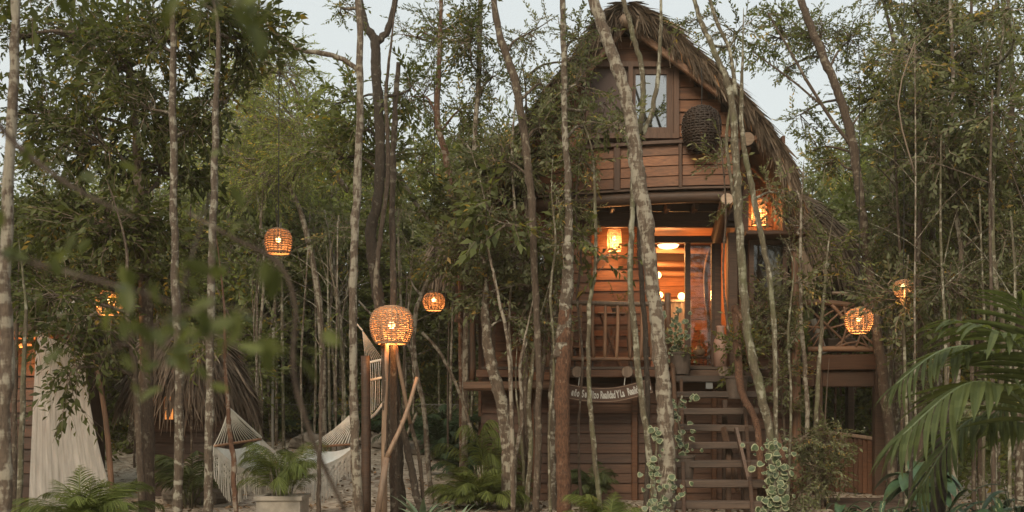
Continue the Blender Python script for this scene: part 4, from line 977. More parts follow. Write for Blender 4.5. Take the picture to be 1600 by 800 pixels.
# ------------------------------------------------------------------ variegated creepers on posts
def ivy(name, label, pts, n, seed, size=.06, spread=.13, cat='creeper', stem=True, drop=None):
    r = np.random.default_rng(seed); root = empty(name, pts[-1], label, cat, 'variegated round leaved creepers'); protos = []
    if stem: MB().tube(pts, .016, 6, .1, r).build('stem', M['bark_green'], root, smooth=True)
    pp, _ = catmull(pts, [1] * len(pts), 8)
    for k in range(n):
        if k < 5:
            s = size; mb = MB(); m = 10; ctr = V(0, 0, 0); inn, out_ = [], []
            for i in range(m):
                a = 2 * math.pi * i / m; rr = s * (1 + .12 * math.sin(3 * a + k) + .05 * r.normal()) * (1 if i else .72); dz = -.18 * s * math.cos(a) ** 2 + .05 * s * r.normal()
                out_.append(V(rr * math.cos(a), rr * math.sin(a), dz)); inn.append(V(rr * .76 * math.cos(a), rr * .76 * math.sin(a), dz * .3 + .004))
            mb.add([ctr] + inn + out_, [(0, 1 + i, 1 + (i + 1) % m) for i in range(m)]); k0 = 0
            mb.add(inn + out_, [(i, m + i, m + (i + 1) % m, (i + 1) % m) for i in range(m)], 1)
            o = mb.build('leaf', [M['ivy_solid'], M['cream']], root, W[root.name], smooth=False)
            # geometry was made about the world origin: bring it to the root
            o.data.transform(Matrix.Translation(W[root.name])); protos.append(o)
        else:
            o = protos[k % 5].copy(); C.objects.link(o); o.parent = root
        c = pp[r.integers(0, len(pp))] + r.normal(0, 1, 3) * np.array([spread, spread * .7, spread * .4]); c[1] -= .05
        o.location = Vector(c) - W[root.name]; nrm = Vector((r.normal(0, .45), -1, .55 + r.normal(0, .4))).normalized()
        o.rotation_euler = nrm.to_track_quat('Z', 'Y').to_euler(); o.rotation_euler.rotate_axis('Z', r.uniform(0, 6.28)); s = r.uniform(.4, 1.2); o.scale = (s, s * r.uniform(.8, 1), s)
M['ivy_solid'] = plain('variegated_leaf_green', (.06, .085, .038), .5, .4, 30)
ivy('creeper', 'variegated round leaved creeper covering the foot of the right stair rail', [P(1200, 692, 16.4), P(1212, 740, 16.3), P(1206, 790, 16.2), V(P(1206, 0, 16.2).x, 16.2, 0)], 150, 3, .06, .14)
ivy('creeper', 'variegated creeper low on the pale trunk beside the stair foot', [P(1044, 745, 15.7), P(1036, 785, 15.7), V(P(1036, 0, 15.7).x, 15.7, 0)], 70, 4, .055, .14)
ivy('creeper', 'thin variegated vine climbing the left side of the pale trunk by the stairs', [P(1022, 668, 16.1), P(1026, 700, 16), P(1020, 740, 16), V(P(1022, 0, 16).x, 16, 0)], 34, 5, .06, .06)
ivy('creeper', 'variegated plant leaning over the middle of the stairs from its pot', [P(1066, 618, 17.4), P(1058, 650, 17.4), P(1068, 690, 17.3), P(1066, 712, 17.3)], 50, 6, .062, .14)
ivy('creeper', 'pale edged foliage hanging in front of the newel by the doorway', [P(1060, 488, 19.7), P(1056, 515, 19.7), P(1060, 545, 19.7), P(1062, 560, 19.7)], 80, 7, .055, .14)
pot('flower_pot', 'dark wooden tub at the top left corner of the stairs', V(P(1063, 0, 19.65).x, 19.65, 2.5), .17, .21, .42, 'pot', ('mid', 'leaf_mid', .2, 22, .5, .7), 'dark tubs on the stairs')
pot('flower_pot', 'dark wooden tub halfway down the left side of the stairs', V(P(1066, 0, 17.4).x, 17.25, .62), .15, .19, .42, 'pot', None, 'dark tubs on the stairs')
pot('flower_pot', 'dark wooden tub with a leafy plant at the top right corner of the stairs', V(P(1149, 0, 19.1).x, 19.0, 2.02), .17, .21, .42, 'pot', ('mid', 'leaf_mid', (.28, .2, .42), 60, .85, .7), 'dark tubs on the stairs')

# ------------------------------------------------------------------ raised side deck with branch railing
YD = 21.8
sd_ = empty('raised_deck', V(P(1320, 0, YD).x, 23, 0), 'raised side deck on posts with a railing of crossed branches', 'deck')
for i in range(14):
    y0 = YD + .02 + i * .2; MB().box((P(1322, 0, YD).x, y0 + .09, P(0, 556, YD).z), (1.85, .18, .05)).build('deck_board', M['tread'], sd_, (7.1, y0, 2.95))
MB().beam(P(1253, 567, YD), P(1385, 565, YD), .08, .33, 0, .015).build('fascia_beam', M['plank_dark_shaded'], sd_, P(1320, 567, YD))
MB().beam(P(1253, 592, YD + .1), P(1385, 592, YD + .1), .06, .34, 0, .015).build('under_beam', M['ceiling'], sd_, P(1320, 592, YD))
MB().box((P(1322, 0, YD).x, YD + 1.45, 2.62), (1.8, 2.6, .3)).build('floor_frame', M['ceiling'], sd_, (7.1, 23, 2.5))
for px, ya in ((1280, 0), (1376, 0), (1388, 2.4)):
    x = P(px, 0, YD).x; MB().box((x, YD + .1 + ya, 1.35), (.24 if px == 1376 else .16, .2, 2.9), None, 0, .02).build('post', M['beam'], sd_, (x, YD + ya, 0))
MB().tube([P(1370, 476, YD), P(1372, 560, YD)], .075, 9, .04, rh).build('post', M['log_v'], sd_, P(1372, 560, YD), smooth=True)
MB().tube([P(1245, 474, YD), P(1290, 473, YD), P(1335, 478, YD)], [.075, .07, .065], 9, .05, rh).build('top_rail', M['log'], sd_, P(1290, 473, YD), smooth=True)
MB().tube([P(1300, 458, YD), P(1325, 460, YD), P(1350, 474, YD), P(1372, 498, YD)], [.035, .045, .05, .06], 8, .07, rh).build('top_rail', M['log_grey'], sd_, P(1325, 460, YD), smooth=True)
MB().tube([P(1262, 546, YD), P(1320, 545, YD), P(1372, 546, YD)], [.06, .065, .06], 9, .04, rh).build('lower_rail', M['log'], sd_, P(1320, 545, YD), smooth=True)
for pl, w in (([(1262, 480), (1290, 505), (1330, 545)], 5), ([(1330, 478), (1300, 500), (1268, 545)], 4), ([(1300, 476), (1325, 505), (1368, 540)], 6), ([(1366, 500), (1330, 520), (1300, 546)], 5), ([(1262, 510), (1300, 512), (1335, 500)], 4),
              ([(1270, 520), (1285, 495), (1320, 477)], 3.5), ([(1264, 535), (1282, 520), (1290, 546)], 3.5), ([(1318, 477), (1322, 510), (1310, 545)], 5), ([(1290, 480), (1278, 505), (1262, 520)], 3), ([(1335, 545), (1350, 515), (1368, 510)], 4), ([(1300, 545), (1340, 534), (1368, 552)], 4), ([(1350, 480), (1345, 520), (1362, 546)], 4)):
    q = [P(a + rh.normal(0, 1), b, YD + rh.uniform(-.06, .06)) for a, b in pl]; MB().tube(q, [w * YD / F / 2, w * YD / F / 2 * .9, w * YD / F / 2 * .7], 7, .08, rh).build('branch', M['log'], sd_, q[1], smooth=True)
for pl in ([(1275, 480), (1275, 545)], [(1400, 470), (1402, 556)]):
    q = [P(a, b, YD + 2.4) for a, b in pl]; MB().tube(q, .06, 8, .05, rh).build('post', M['log_grey'], sd_, q[1], smooth=True)
MB().tube([P(1258, 482, YD + 2.4), P(1402, 482, YD + 2.4)], .05, 8, .05, rh).build('top_rail', M['log_grey'], sd_, P(1330, 482, YD + 2.4), smooth=True)
for a, b in ((1270, 1310), (1300, 1340), (1350, 1310), (1385, 1350), (1345, 1385), (1320, 1290)):
    MB().tube([P(a, 484, YD + 2.4), P((a + b) / 2 + 4, 515, YD + 2.4), P(b, 550, YD + 2.4)], .03, 6, .08, rh).build('branch', M['bark_brown'], sd_, P(a, 484, YD + 2.4), smooth=True)
lz = empty('lounge_cushion', V(P(1290, 0, 23).x, 23, 3.0), 'pale cushion leaning on the raised side deck behind the branches', 'cushion')
MB().beam(P(1266, 500, 22.6), P(1285, 552, 22.6), .5, .12, 0, .04).build('cushion', M['curtain'], lz); MB().box(P(1310, 540, 22.9), (.6, .5, .3), None, 0, .03).build('frame', M['tread'], lz)
# low slat fence below the deck
lf = empty('low_fence', V(P(1325, 0, 22.2).x, 22.2, 0), 'low dark board fence under the raised deck sloping away from the house', 'fence')
for i in range(17):
    t = i / 16; y = 23.2 - 1.2 * t; px = 1250 + 116 * t; top = P(px, 672 + 14 * t, y); g0 = ground_z(top.x, y) - .02
    MB().box((top.x, y, (top.z + g0) / 2 + .02), (.095, .03, top.z - g0 - .04)).build('slat', M['plank_dark_shaded'], lf, (top.x, y, g0))
MB().beam(P(1248, 669, 23.2), P(1370, 686, 21.95), .10, .08, 0, .02).build('top_rail', M['log_grey'], lf, P(1310, 680, 22.5))
pth = MB()
for k in range(4):
    MB().box((P(1325 - k * 6, 0, 21).x, 19.8 - k * .62, .05), (1.9, .55, .10), Matrix.Rotation(.03 * (k % 2), 3, 'Z'), 0, .02).build('boardwalk_plank', M['tread'], None, cat='plank', label='wide flat plank step lying on the sand below the raised deck', group='plank steps lying below the raised deck')

# ------------------------------------------------------------------ chain-link fence
YC = 29.5
cl = empty('chain_link_fence', V(-3.2, YC, ground_z(-3, YC)), 'chain link fence across the back of the clearing', 'fence'); mb = MB(); gz = ground_z(-4, YC); x0, x1 = P(415, 0, YC).x, P(800, 0, YC).x; zt = P(0, 632, YC).z; hgt = zt - gz
d = .13; n = int((x1 - x0 + hgt) / d)
for i in range(n):
    for s_ in (1, -1):
        xa = x0 - hgt + i * d if s_ > 0 else x0 + i * d; pa = [xa, gz]; pb = [xa + hgt, zt] if s_ > 0 else [xa - hgt, zt]
        if s_ > 0 and pa[0] < x0: pa = [x0, gz + x0 - pa[0]]
        if s_ > 0 and pb[0] > x1: pb = [x1, zt - (pb[0] - x1)]
        if s_ < 0 and pb[0] < x0: pb = [x0, zt - (x0 - pb[0])]
        if s_ < 0 and pa[0] > x1: pa = [x1, gz + (pa[0] - x1)]
        if abs(pb[0] - pa[0]) > .05 and pa[1] < zt: mb.tube([V(pa[0], YC + .01 * s_, pa[1]), V(pb[0], YC + .01 * s_, pb[1])], .0065, 3, 0, None, False, 0, 1)
mb.build('wire_mesh', M['wire'], cl)
for px in (420, 520, 620, 720, 798): p = P(px, 628, YC); MB().tube([V(p.x, YC + .04, gz - .1), V(p.x, YC + .04, p.z)], .03, 8).build('post', M['metal'], cl, (p.x, YC, gz))
MB().tube([V(x0, YC + .02, zt), V(x1, YC + .02, zt)], .012, 5).build('top_wire', M['wire'], cl, (x0, YC, zt))

# ------------------------------------------------------------------ mosquito net
def drape(name, label, top, bot, ya, yb, mat, folds=9, rows=22, amp=.05, cat='net', bow=0):
    """top/bot: (px0,px1,py) lines"""
    root = empty(name, P((top[0] + top[1]) / 2, top[2], ya), label, cat); n = folds * 8; v = []
    for j in range(rows + 1):
        t = j / rows
        for i in range(n + 1):
            s = i / n; l = top[0] + (bot[0] - top[0]) * t ** .85; r_ = top[1] + (bot[1] - top[1]) * t ** (1 + bow); px = l + (r_ - l) * s; py = top[2] + (bot[2] - top[2]) * t + (top[3] if len(top) > 3 else 0) * s * (1 - t)
            Y = ya + (yb - ya) * t + amp * (.35 + t) * (math.sin(s * folds * 6.283 + 1.3 * math.sin(3 * t)) + .5 * math.sin(s * folds * 2.3 * 6.283 + 2))
            v.append(P(px, py, Y))
    f = [(j * (n + 1) + i, j * (n + 1) + i + 1, (j + 1) * (n + 1) + i + 1, (j + 1) * (n + 1) + i) for j in range(rows) for i in range(n)]
    MB().add(v, f).build('fabric', M[mat], root, smooth=True); return root
nt_ = drape('mosquito_net', 'tall white mosquito net draped from a pole beside the left hut', (58, 132, 520, 30), (44, 186, 806), 15.2, 15.4, 'net', 10, 22, .009, 'mosquito net', .6)
MB().tube([P(56, 524, 15.2), P(66, 515, 15.2), P(90, 496, 15.1), P(118, 470, 15)], [.03, .035, .03, .02], 8, .05, rh).build('gathered_top', M['curtain'], nt_, smooth=True)
pole = empty('leaning_pole', V(P(178, 0, 15).x, 15.1, 0), 'thin leaning wooden pole at the right edge of the mosquito net', 'pole')
MB().tube([P(146, 545, 15.1), P(158, 610, 15.1), P(168, 680, 15.1), V(P(176, 0, 15).x, 15.1, 0)], [.03, .035, .04, .045], 8, .06, rh).build('shaft', M['log_v'], pole, smooth=True)

# ------------------------------------------------------------------ left huts
def hut(name, label, x0, x1, ya, yb, h, mat, ridge_dz, roof=True):
    root = empty(name, V((x0 + x1) / 2, ya, ground_z((x0 + x1) / 2, ya)), label, 'hut'); g = W[root.name].z
    bw = MB().box(((x0 + x1) / 2, (ya + yb) / 2, g + h / 2), (x1 - x0, yb - ya, h)).build('wall', M['ceiling'], root)
    z = g
    while z < g + h - .05:
        plank_row(bw, x0, x1, z, z + .22, ya, mat); z += .22
    return root, g
h1, g1 = hut('hut', 'small dark thatched hut behind the two pale left trunks', P(238, 0, 21).x, P(352, 0, 21).x, 21.0, 23.2, 2.35, 'ceiling', 1)
r_ = np.random.default_rng(77); cx = P(300, 0, 22).x; pos, d, nr = [], [], []
def dome(a, t): return np.array([cx - .05 + (.3 + .95 * t ** .8) * math.cos(a) * 1.0, 22.1 + (.25 + 1.5 * t ** .8) * math.sin(a), 3.52 + g1 * .5 - 1.45 * t ** 1.5 - .12 * math.cos(a) * 1])
mb = MB(); v = [tuple(dome(2 * math.pi * i / 30, t / 6)) for t in range(7) for i in range(30)] + [(cx, 22.1, 3.6)]
f = [(t * 30 + i, t * 30 + (i + 1) % 30, (t + 1) * 30 + (i + 1) % 30, (t + 1) * 30 + i) for t in range(6) for i in range(30)] + [(210, (i + 1) % 30, i) for i in range(30)]
hr = mb.add(v, f).build('roof', M['thatch_base'], h1)
for _ in range(6000):
    a = r_.uniform(0, 6.283); t = r_.random(); p = dome(a, t); e = dome(a, t + .05) - dome(a, max(0, t - .02)); e /= np.linalg.norm(e); n_ = np.cross(dome(a + .05, t) - p, e); n_ /= np.linalg.norm(n_) + 1e-9; n_ = n_ * (1 if n_[2] > 0 else -1)
    pos.append(p + n_ * r_.uniform(0, .08)); d.append(e + n_ * r_.uniform(0, .2) + r_.normal(0, .1, 3) + (np.array([0, 0, -.5]) if t > .85 else 0)); nr.append(n_)
v, q, t = strands(np.array(pos), np.array(d), np.array(nr), r_.uniform(.3, .8, 6000), r_.uniform(.012, .024, 6000), r_)
np_quads('thatch', v, q, [M['thatch']], None, t * .85, hr, W[hr.name], kind='stuff')
c = P(265, 620, 20.9); strip_frame = framed(c.x - .15, c.x + .12, c.z - .5, c.z + .5, 20.93, 'beam', .04); strip_frame.parent = h1; strip_frame.location = W[strip_frame.name] - W[h1.name]  # window frame made up around the lamplit strip of hut wall
MB().box((c.x, 20.95, c.z), (.22, .01, .94)).build('wall_glow_strip', M['orange'], strip_frame)  # glow painted in by emission for the lamplit wall, no source itself
h2, g2 = hut('hut', 'dark plank hut at the far left edge behind the mosquito net', P(-60, 0, 18.5).x, P(78, 0, 18.5).x, 18.5, 21, 3.15, 'ceiling', 1)
MB().beam(V(P(-60, 0, 18).x, 18.1, 3.12), V(P(90, 0, 18).x, 18.1, 3.12), 1.0, .10, 0, .02).build('roof_board', M['plank'], h2)
MB().beam(V(P(-60, 0, 18).x, 19.9, 3.3), V(P(90, 0, 18).x, 19.9, 3.3), 3.0, .12).build('roof', M['thatch_base'], h2)
c = P(38, 540, 17.9); hl = empty('wall_lamp', c, 'orange lamp glowing under the eave of the far left hut', 'lamp'); MB().box(c, (.2, .12, .06)).build('shade', M['orange'], hl); point(c + V(0, .1, -.12), 24)

# ------------------------------------------------------------------ hammock
hm = empty('hammock', P(440, 720, 16.6), 'white rope hammock with macrame fringe slung between two trunks', 'hammock')
LA, LB = P(334, 697, 15.7), P(408, 686, 16.3); RA, RB = P(480, 699, 17.4), P(558, 694, 18.0); HL, HR = P(358, 638, 15.6), P(556, 640, 18.4)
for a, b in ((LA, LB), (RA, RB)): MB().tube([a, (a + b) / 2, b], .022, 8, .04, rh).build('spreader_bar', M['log'], hm, (a + b) / 2, smooth=True)
for hk, a, b in ((HL, LA, LB), (HR, RA, RB)):
    mb = MB()
    for i in range(16):
        t = i / 15; e = a.lerp(b, t); m = (hk + e) / 2 + V(0, 0, -.05); mb.tube([hk, m, e], .0075, 4, 0, None, False, 0, 3)
    if hk is HL: mb.tube([HL, LB + V(0, 0, .02)], .02, 6)
    mb.build('suspension_cords', M['rope'], hm)

def bed(u, s):                            # u 0..1 along, s 0..1 across
    a = LA.lerp(RA, u); b = LB.lerp(RB, u); p = a.lerp(b, s); p.z -= .42 * 4 * u * (1 - u) + .10 * math.sin(math.pi * s); return p
mb = MB(); U, S_ = 28, 10; v = [bed(i / U, j / S_) for i in range(U + 1) for j in range(S_ + 1)]
MB().add(v, [(i * (S_ + 1) + j, i * (S_ + 1) + j + 1, (i + 1) * (S_ + 1) + j + 1, (i + 1) * (S_ + 1) + j) for i in range(U) for j in range(S_)]).build('bed', M['white'], hm, smooth=True)
for s_, nm in ((0, 'fringe'), (1, 'fringe')):
    mb = MB(); rr = np.random.default_rng(8 + s_); rows = 90
    dep = lambda u: .30 + .34 * abs(math.sin(u * math.pi * 2.2 + .5))
    for i in range(rows):
        u = i / (rows - 1); p = bed(u, s_); h = dep(u)
        mb.tube([p, p + V(rr.normal(0, .008), -.02, -h * .5), p + V(rr.normal(0, .01), -.02, -h)], [.009, .009, .006], 4, 0, None, False, 0, 2)
    for i in range(rows - 4):              # crossing diagonals of the lace
        u = i / (rows - 1); u2 = (i + 4) / (rows - 1); p, q = bed(u, s_), bed(u2, s_)
        for k in range(3):
            z0, z1 = .04 + .1 * k, .14 + .1 * k; mb.tube([p + V(0, -.025, -z0), q + V(0, -.025, -z1)] if (i // 3) % 2 else [q + V(0, -.025, -z0), p + V(0, -.025, -z1)], .007, 3, 0, None, False, 0, 1)
    # solid band along the edge
    v = []; n = 40
    for i in range(n + 1): p = bed(i / n, s_); v += [p + V(0, -.012, .02), p + V(0, -.012, -.09)]
    mb.add(v, [(2 * i, 2 * i + 2, 2 * i + 3, 2 * i + 1) for i in range(n)]); mb.build(nm, M['macrame'], hm)
# hanging macrame seat folded against the dark post
hs = empty('hanging_chair', P(580, 520, 17.6), 'white macrame hanging chair tied up behind the dark post', 'hanging chair'); mb = MB(); rr = np.random.default_rng(12)
ap = P(566, 516, 17.5)
for i in range(9):
    t = i / 8; q = P(572 + 26 * t, 566 - 4 * t, 17.6 + .3 * t); mb.tube([ap, q], .005, 4, 0, None, False, 0, 1); e = P(574 + 22 * t, 655 - 28 * t, 17.6 + .3 * t); mb.tube([q, (q + e) / 2 + V(rr.normal() * .01, 0, 0), e], .0065, 4, 0, None, False, 0, 2)
mb.build('strands', M['rope'], hs)
for pl, w in (([P(565, 600, 17.45), P(580, 594, 17.4), P(598, 590, 17.5)], .022), ([P(570, 568, 17.5), P(598, 562, 17.6)], .022), ([P(572, 656, 17.5), P(585, 648, 17.5), P(600, 628, 17.6)], .025), ([P(552, 500, 17.4), P(566, 516, 17.5)], .015)): MB().tube(pl, w, 6).build('cross_rope', M['rope'], hs, pl[0])
dp = empty('dark_post', V(P(572, 0, 17.2).x, 17.2, 0), 'dark upright timber post beside the tripod lamp', 'post'); MB().tube([P(571, 556, 17.2), P(572, 680, 17.2), V(P(572, 0, 17.2).x, 17.2, -.03)], [.075, .08, .085], 10, .04, rh).build('shaft', M['beam'], dp, smooth=True)
wp = empty('white_pole', V(P(426, 0, 27).x, 27, ground_z(-6, 27)), 'thin white vertical pole in front of the chain link fence', 'pole'); MB().tube([P(427, 512, 27), P(426, 632, 27), V(P(426, 0, 27).x, 27, ground_z(-6, 27))], .035, 8).build('shaft', M['curtain'], wp)

# ------------------------------------------------------------------ planter with palm
pc = V(P(442, 0, 15.6).x, 15.6, 0); pl = empty('planter', pc, 'square pale concrete planter under the potted palm', 'planter'); w, h = .66, .44; z0 = 0; mb = MB()
for dx, dy, sx, sy in ((0, -w / 2 + .03, w, .06), (0, w / 2 - .03, w, .06), (-w / 2 + .03, 0, .06, w - .12), (w / 2 - .03, 0, .06, w - .12)): mb.box(pc + V(dx, dy, h / 2), (sx, sy, h))
mb.build('box', M['concrete'], pl); mb = MB()
for dx, dy, sx, sy in ((0, -w / 2 + .03, w + .06, .12), (0, w / 2 - .03, w + .06, .12), (-w / 2 + .03, 0, .12, w - .18), (w / 2 - .03, 0, .12, w - .18)): mb.box(pc + V(dx, dy, h + .03), (sx, sy, .06))
mb.build('rim', M['concrete'], pl); MB().box(pc + V(0, 0, h - .03), (w - .13, w - .13, .04)).build('soil', M['soil'], pl)
areca('potted_palm', 'feathery green palm growing in the square concrete planter', pc + V(0, 0, h - .02), 34, 'palm', 41, 1.0, .92, 1.0, group=None, leafl=.30, wid=.009, nlf=44)
areca('areca_palm', 'low spreading green palm in front of the mosquito net', V(P(135, 0, 13.6).x, 13.6, 0), 46, 'palm', 42, .8, 1.15, 1.15, leafl=.36, wid=.0115, nlf=44)
areca('areca_palm', 'bright green palm clump beside the corner of the treehouse', V(P(752, 0, 18.6).x, 18.6, 0), 64, 'palm', 43, .72, 1.15, 1.0, leafl=.36, wid=.0115, nlf=44)
areca('areca_palm', 'green palm fronds arching in front of the dark lower wall', V(P(948, 0, 16.3).x, 16.3, -.25), 22, 'palm', 44, .72, 1.1, .95, leafl=.4, wid=.0115, nlf=44)
areca('areca_palm', 'dark palm against the plank wall left of the stairs', V(P(930, 0, 19.4).x, 19.4, 0), 26, 'palm_dark', 45, .9, .95, .9, leafl=.34, wid=.016)
areca('areca_palm', 'yellow green palm fronds at the bottom edge near the wooden post', V(P(830, 0, 15.2).x, 15.2, -.3), 16, 'palm', 46, .6, 1.0, 1.0, leafl=.36, wid=.011, nlf=44)
areca('areca_palm', 'small palm growing behind the potted palm and hammock', V(P(408, 0, 22).x, 22, ground_z(-6, 22)), 24, 'palm', 47, 1.0, 1.0, 1.0, leafl=.4, wid=.02)
areca('areca_palm', 'dark palm with stiff fronds beside the thatched hut', V(P(300, 0, 19).x, 19, 0), 18, 'palm_dark', 48, 1.1, 1.3, 1.0, leafl=.5, wid=.02)
areca('areca_palm', 'tall dry tinged palm at the left corner wall of the treehouse', V(P(760, 0, 20.0).x, 19.8, 0), 18, 'palm', 49, 1.5, 1.35, .8, leafl=.4, wid=.0115, nlf=44)
for i, (px, Y, s) in enumerate(((655, 27, 1), (690, 26, 1.1), (718, 25.5, .9), (625, 28, .9), (735, 24, .9), (700, 28, 1.2), (600, 29, .9), (560, 29, .9), (520, 29, .9), (470, 29, .9))):
    areca('fern', 'dark feathery fern growing along the back of the clearing', V(P(px, 0, Y).x, Y, ground_z(P(px, 0, Y).x, Y)), 26, 'fern', 60 + i, .9 * s, 1.15 * s, 1.1, 'fern', 'ferns along the back of the clearing', False, .34, .03, 22)
# agaves at the bottom edge
def agave(name, label, base, n, L, seed, mat='agave'):
    r = np.random.default_rng(seed); root = empty(name, base, label, 'plant', 'agaves at the bottom edge')
    for i in range(n):
        a = 2 * math.pi * i / n * 1.9 + r.normal(0, .2); el = r.uniform(.5, 1.35); l = L * r.uniform(.75, 1.1); mb = MB(); v = []; K = 6; hd = V(math.cos(a), math.sin(a), 0); sd = V(-math.sin(a), math.cos(a), 0)
        for k in range(K + 1):
            t = k / K; w = .05 * (math.sin(math.pi * min(1, t * .8 + .2)) * 1.1 + .1) * (1 - t) ** .4 + .002; p = Vector(base) + hd * (l * t * math.cos(el) + .12 * t * t) + V(0, 0, l * t * math.sin(el) - .22 * t * t * l)
            v += [p - sd * w + V(0, 0, w * .5), p, p + sd * w + V(0, 0, w * .5)]
        f = []
        for k in range(K): b = 3 * k; f += [(b, b + 1, b + 4, b + 3), (b + 1, b + 2, b + 5, b + 4)]
        mb.add(v, f).build('leaf', M[mat], root, base, smooth=True)
M['agave'] = plain('agave_leaf', (.13, .18, .11), .5, .25, 8)
agave('agave', 'broad leaved pale green agave left of centre at the bottom edge', V(P(660, 0, 15.6).x, 15.6, .0), 14, .75, 1)
agave('agave', 'smaller dark green agave just right of the broad leaved one', V(P(712, 0, 15.0).x, 15.0, -.05), 13, .65, 2)

# ------------------------------------------------------------------ rocks
def rock(c, s, seed, label, group):
    r = np.random.default_rng(seed); mb = MB(); n, m = 14, 9; v = []; ph = r.uniform(0, 6, 9)
    for j in range(m + 1):
        th = math.pi * j / m
        for i in range(n):
            a = 2 * math.pi * i / n; k = 1 + .18 * math.sin(2 * a + ph[0] + th * 2) + .13 * math.sin(3 * a + ph[1] + 4 * th) + .07 * r.normal(); v.append((c[0] + s[0] * k * math.sin(th) * math.cos(a), c[1] + s[1] * k * math.sin(th) * math.sin(a), c[2] + s[2] * k * math.cos(th)))
    f = [(j * n + i, (j + 1) * n + i, (j + 1) * n + (i + 1) % n, j * n + (i + 1) % n) for j in range(m) for i in range(n)]
    mb.add(v, f).build('rock', M['rock'], None, (c[0], c[1], c[2] - s[2]), False, label, 'rock', group)
rr = np.random.default_rng(3)
for i, px in enumerate((578, 602, 628, 650, 668, 690, 712, 735, 480, 505, 530)):
    Y = 27.0 + rr.normal(0, .35); x = P(px, 0, Y).x; s = rr.uniform(.22, .38); rock((x, Y, ground_z(x, Y) + s * .3), (s * 1.2, s, s * .9), 100 + i, 'grey limestone rock in the low row edging the back of the clearing', 'rocks edging the back of the clearing')
for i, (px, Y, s) in enumerate(((300, 20.2, .42), (325, 19.9, .36), (345, 20.4, .3), (282, 19.8, .3), (312, 20.6, .5))):
    x = P(px, 0, Y).x; rock((x, Y, s * .5), (s * 1.1, s, s), 130 + i, 'dark limestone rock piled beside the thatched hut', 'rocks piled beside the thatched hut')
# ------------------------------------------------------------------ trees that can be told apart
rq = np.random.default_rng(15)
tree('pale_tree', 'pale blotchy trunk at the far left edge of the clearing', 9.5, [(24, 0), (20, 150), (10, 400), (8, 600), (6, 800)], [13, 15, 18, 20, 22], 'bark_pale', [(60, -40, .5, 60, 40, 40)], 'leaf_dark', 'mid')
tree('sapling', 'thin pale sapling just left of the mosquito net', 13.5, [(72, 300), (40, 480), (36, 600), (30, 800)][1:], [6, 8, 9], 'bark_green', [], top=False)
tree('sapling', 'thin brown sapling between the left edge trunk and the net', 14.5, [(27, 480), (24, 620), (22, 800)], [5, 7, 8], 'bark_brown', [], top=False)
tree('tall_tree', 'slender lichen spotted trunk, left of the pair before the thatched hut', 14.0, [(270, 0), (270, 200), (273, 400), (281, 600), (278, 800)], [9, 11, 12, 14, 15], 'bark_mottled',
     [(250, 60, .8, 80, 70, 150), (300, 200, 1.2, 60, 70, 90), (230, 170, 1, 60, 60, 90)], 'leaf_dark', 'mid')
tree('tall_tree', 'slender lichen spotted trunk, right of the pair before the thatched hut', 13.6, [(341, 40), (336, 200), (331, 400), (328, 600), (325, 800)], [8, 10, 12, 13, 14], 'bark_mottled',
     [(370, 60, 1.2, 60, 50, 100), (320, 10, .6, 70, 50, 80), (355, 160, 1.5, 40, 60, 50)], 'leaf_dark', 'mid')
tree('sapling', 'thin reddish sapling standing in front of the hammock', 14.8, [(350, 470), (352, 560), (357, 650), (364, 720), (368, 800)], [4, 6, 7, 8, 8], 'bark_red', [(352, 540, .3, 30, 30, 20, 'small')], 'leaf_mid', top=False)
tree('broadleaf_tree', 'dark leafy tree with a brown trunk filling the upper left', 16.5, [(200, 0), (200, 74), (208, 148), (215, 260), (222, 347), (228, 496)], [5, 7, 9, 13, 18, 20], 'bark_brown',
     [(110, 60, .5, 90, 70, 173), (200, 100, -.6, 80, 80, 148), (60, 180, .8, 70, 80, 136), (150, 220, 0, 90, 80, 173), (250, 260, .6, 70, 70, 124), (70, 330, .4, 70, 70, 124), (170, 350, -.5, 90, 70, 161), (280, 380, 1, 60, 60, 80), (120, 440, -.8, 90, 50, 124), (220, 450, .3, 80, 60, 111), (60, 440, .8, 60, 50, 80), (30, 60, 1, 60, 60, 86)], 'leaf_dark', 'mid', limb=.04)
tree('drooping_tree', 'drooping leafy boughs hanging in front of the mosquito net', 14.6, [(196, 380), (200, 480), (212, 600), (222, 800)], [5, 7, 10, 12], 'bark_brown', [(105, 530, -.4, 26, 30, 22, 'hang', .8), (118, 575, -.5, 16, 26, 16, 'hang', 1.0), (80, 460, -.2, 50, 34, 50, 'hang', .5), (160, 500, -.3, 36, 34, 36, 'hang', .7)], 'leaf_dark', top=False)
tree('feathery_tree', 'bright green feathery tree behind the left hanging lamp', 25, [(470, 190), (440, 260), (470, 330), (500, 480), (505, 690)], [4, 6, 8, 10, 12], 'bark_pale',
     [(430, 110, 0, 60, 50, 200, 'fine'), (400, 190, 1, 60, 60, 220, 'fine'), (460, 190, 0, 50, 50, 190, 'fine'), (480, 240, -1, 50, 50, 170, 'fine'), (420, 280, 0, 60, 50, 180, 'fine'), (370, 120, 2, 50, 60, 150, 'fine'), (360, 250, 1, 50, 60, 150, 'fine')], 'leaf_bright', 'fine', top=False, sz=1.3, extra=[([(395, 180), (430, 215), (500, 250), (545, 300)], [4, 6, 8, 9])])
tree('forked_tree', 'tall pale trunk with smooth bark left of the tripod lamp', 15.6, [(561, 0), (563, 150), (558, 300), (552, 420), (552, 560), (555, 690), (560, 800)], [10, 11, 13, 13, 13, 14, 17], 'bark_pale', [(530, 10, .5, 40, 26, 26, 'small')], 'leaf_mid', 'small',
     extra=[([(400, 16), (432, 52), (470, 78), (510, 84), (545, 98), (560, 112)], [4, 6, 7, 8, 8, 9])])
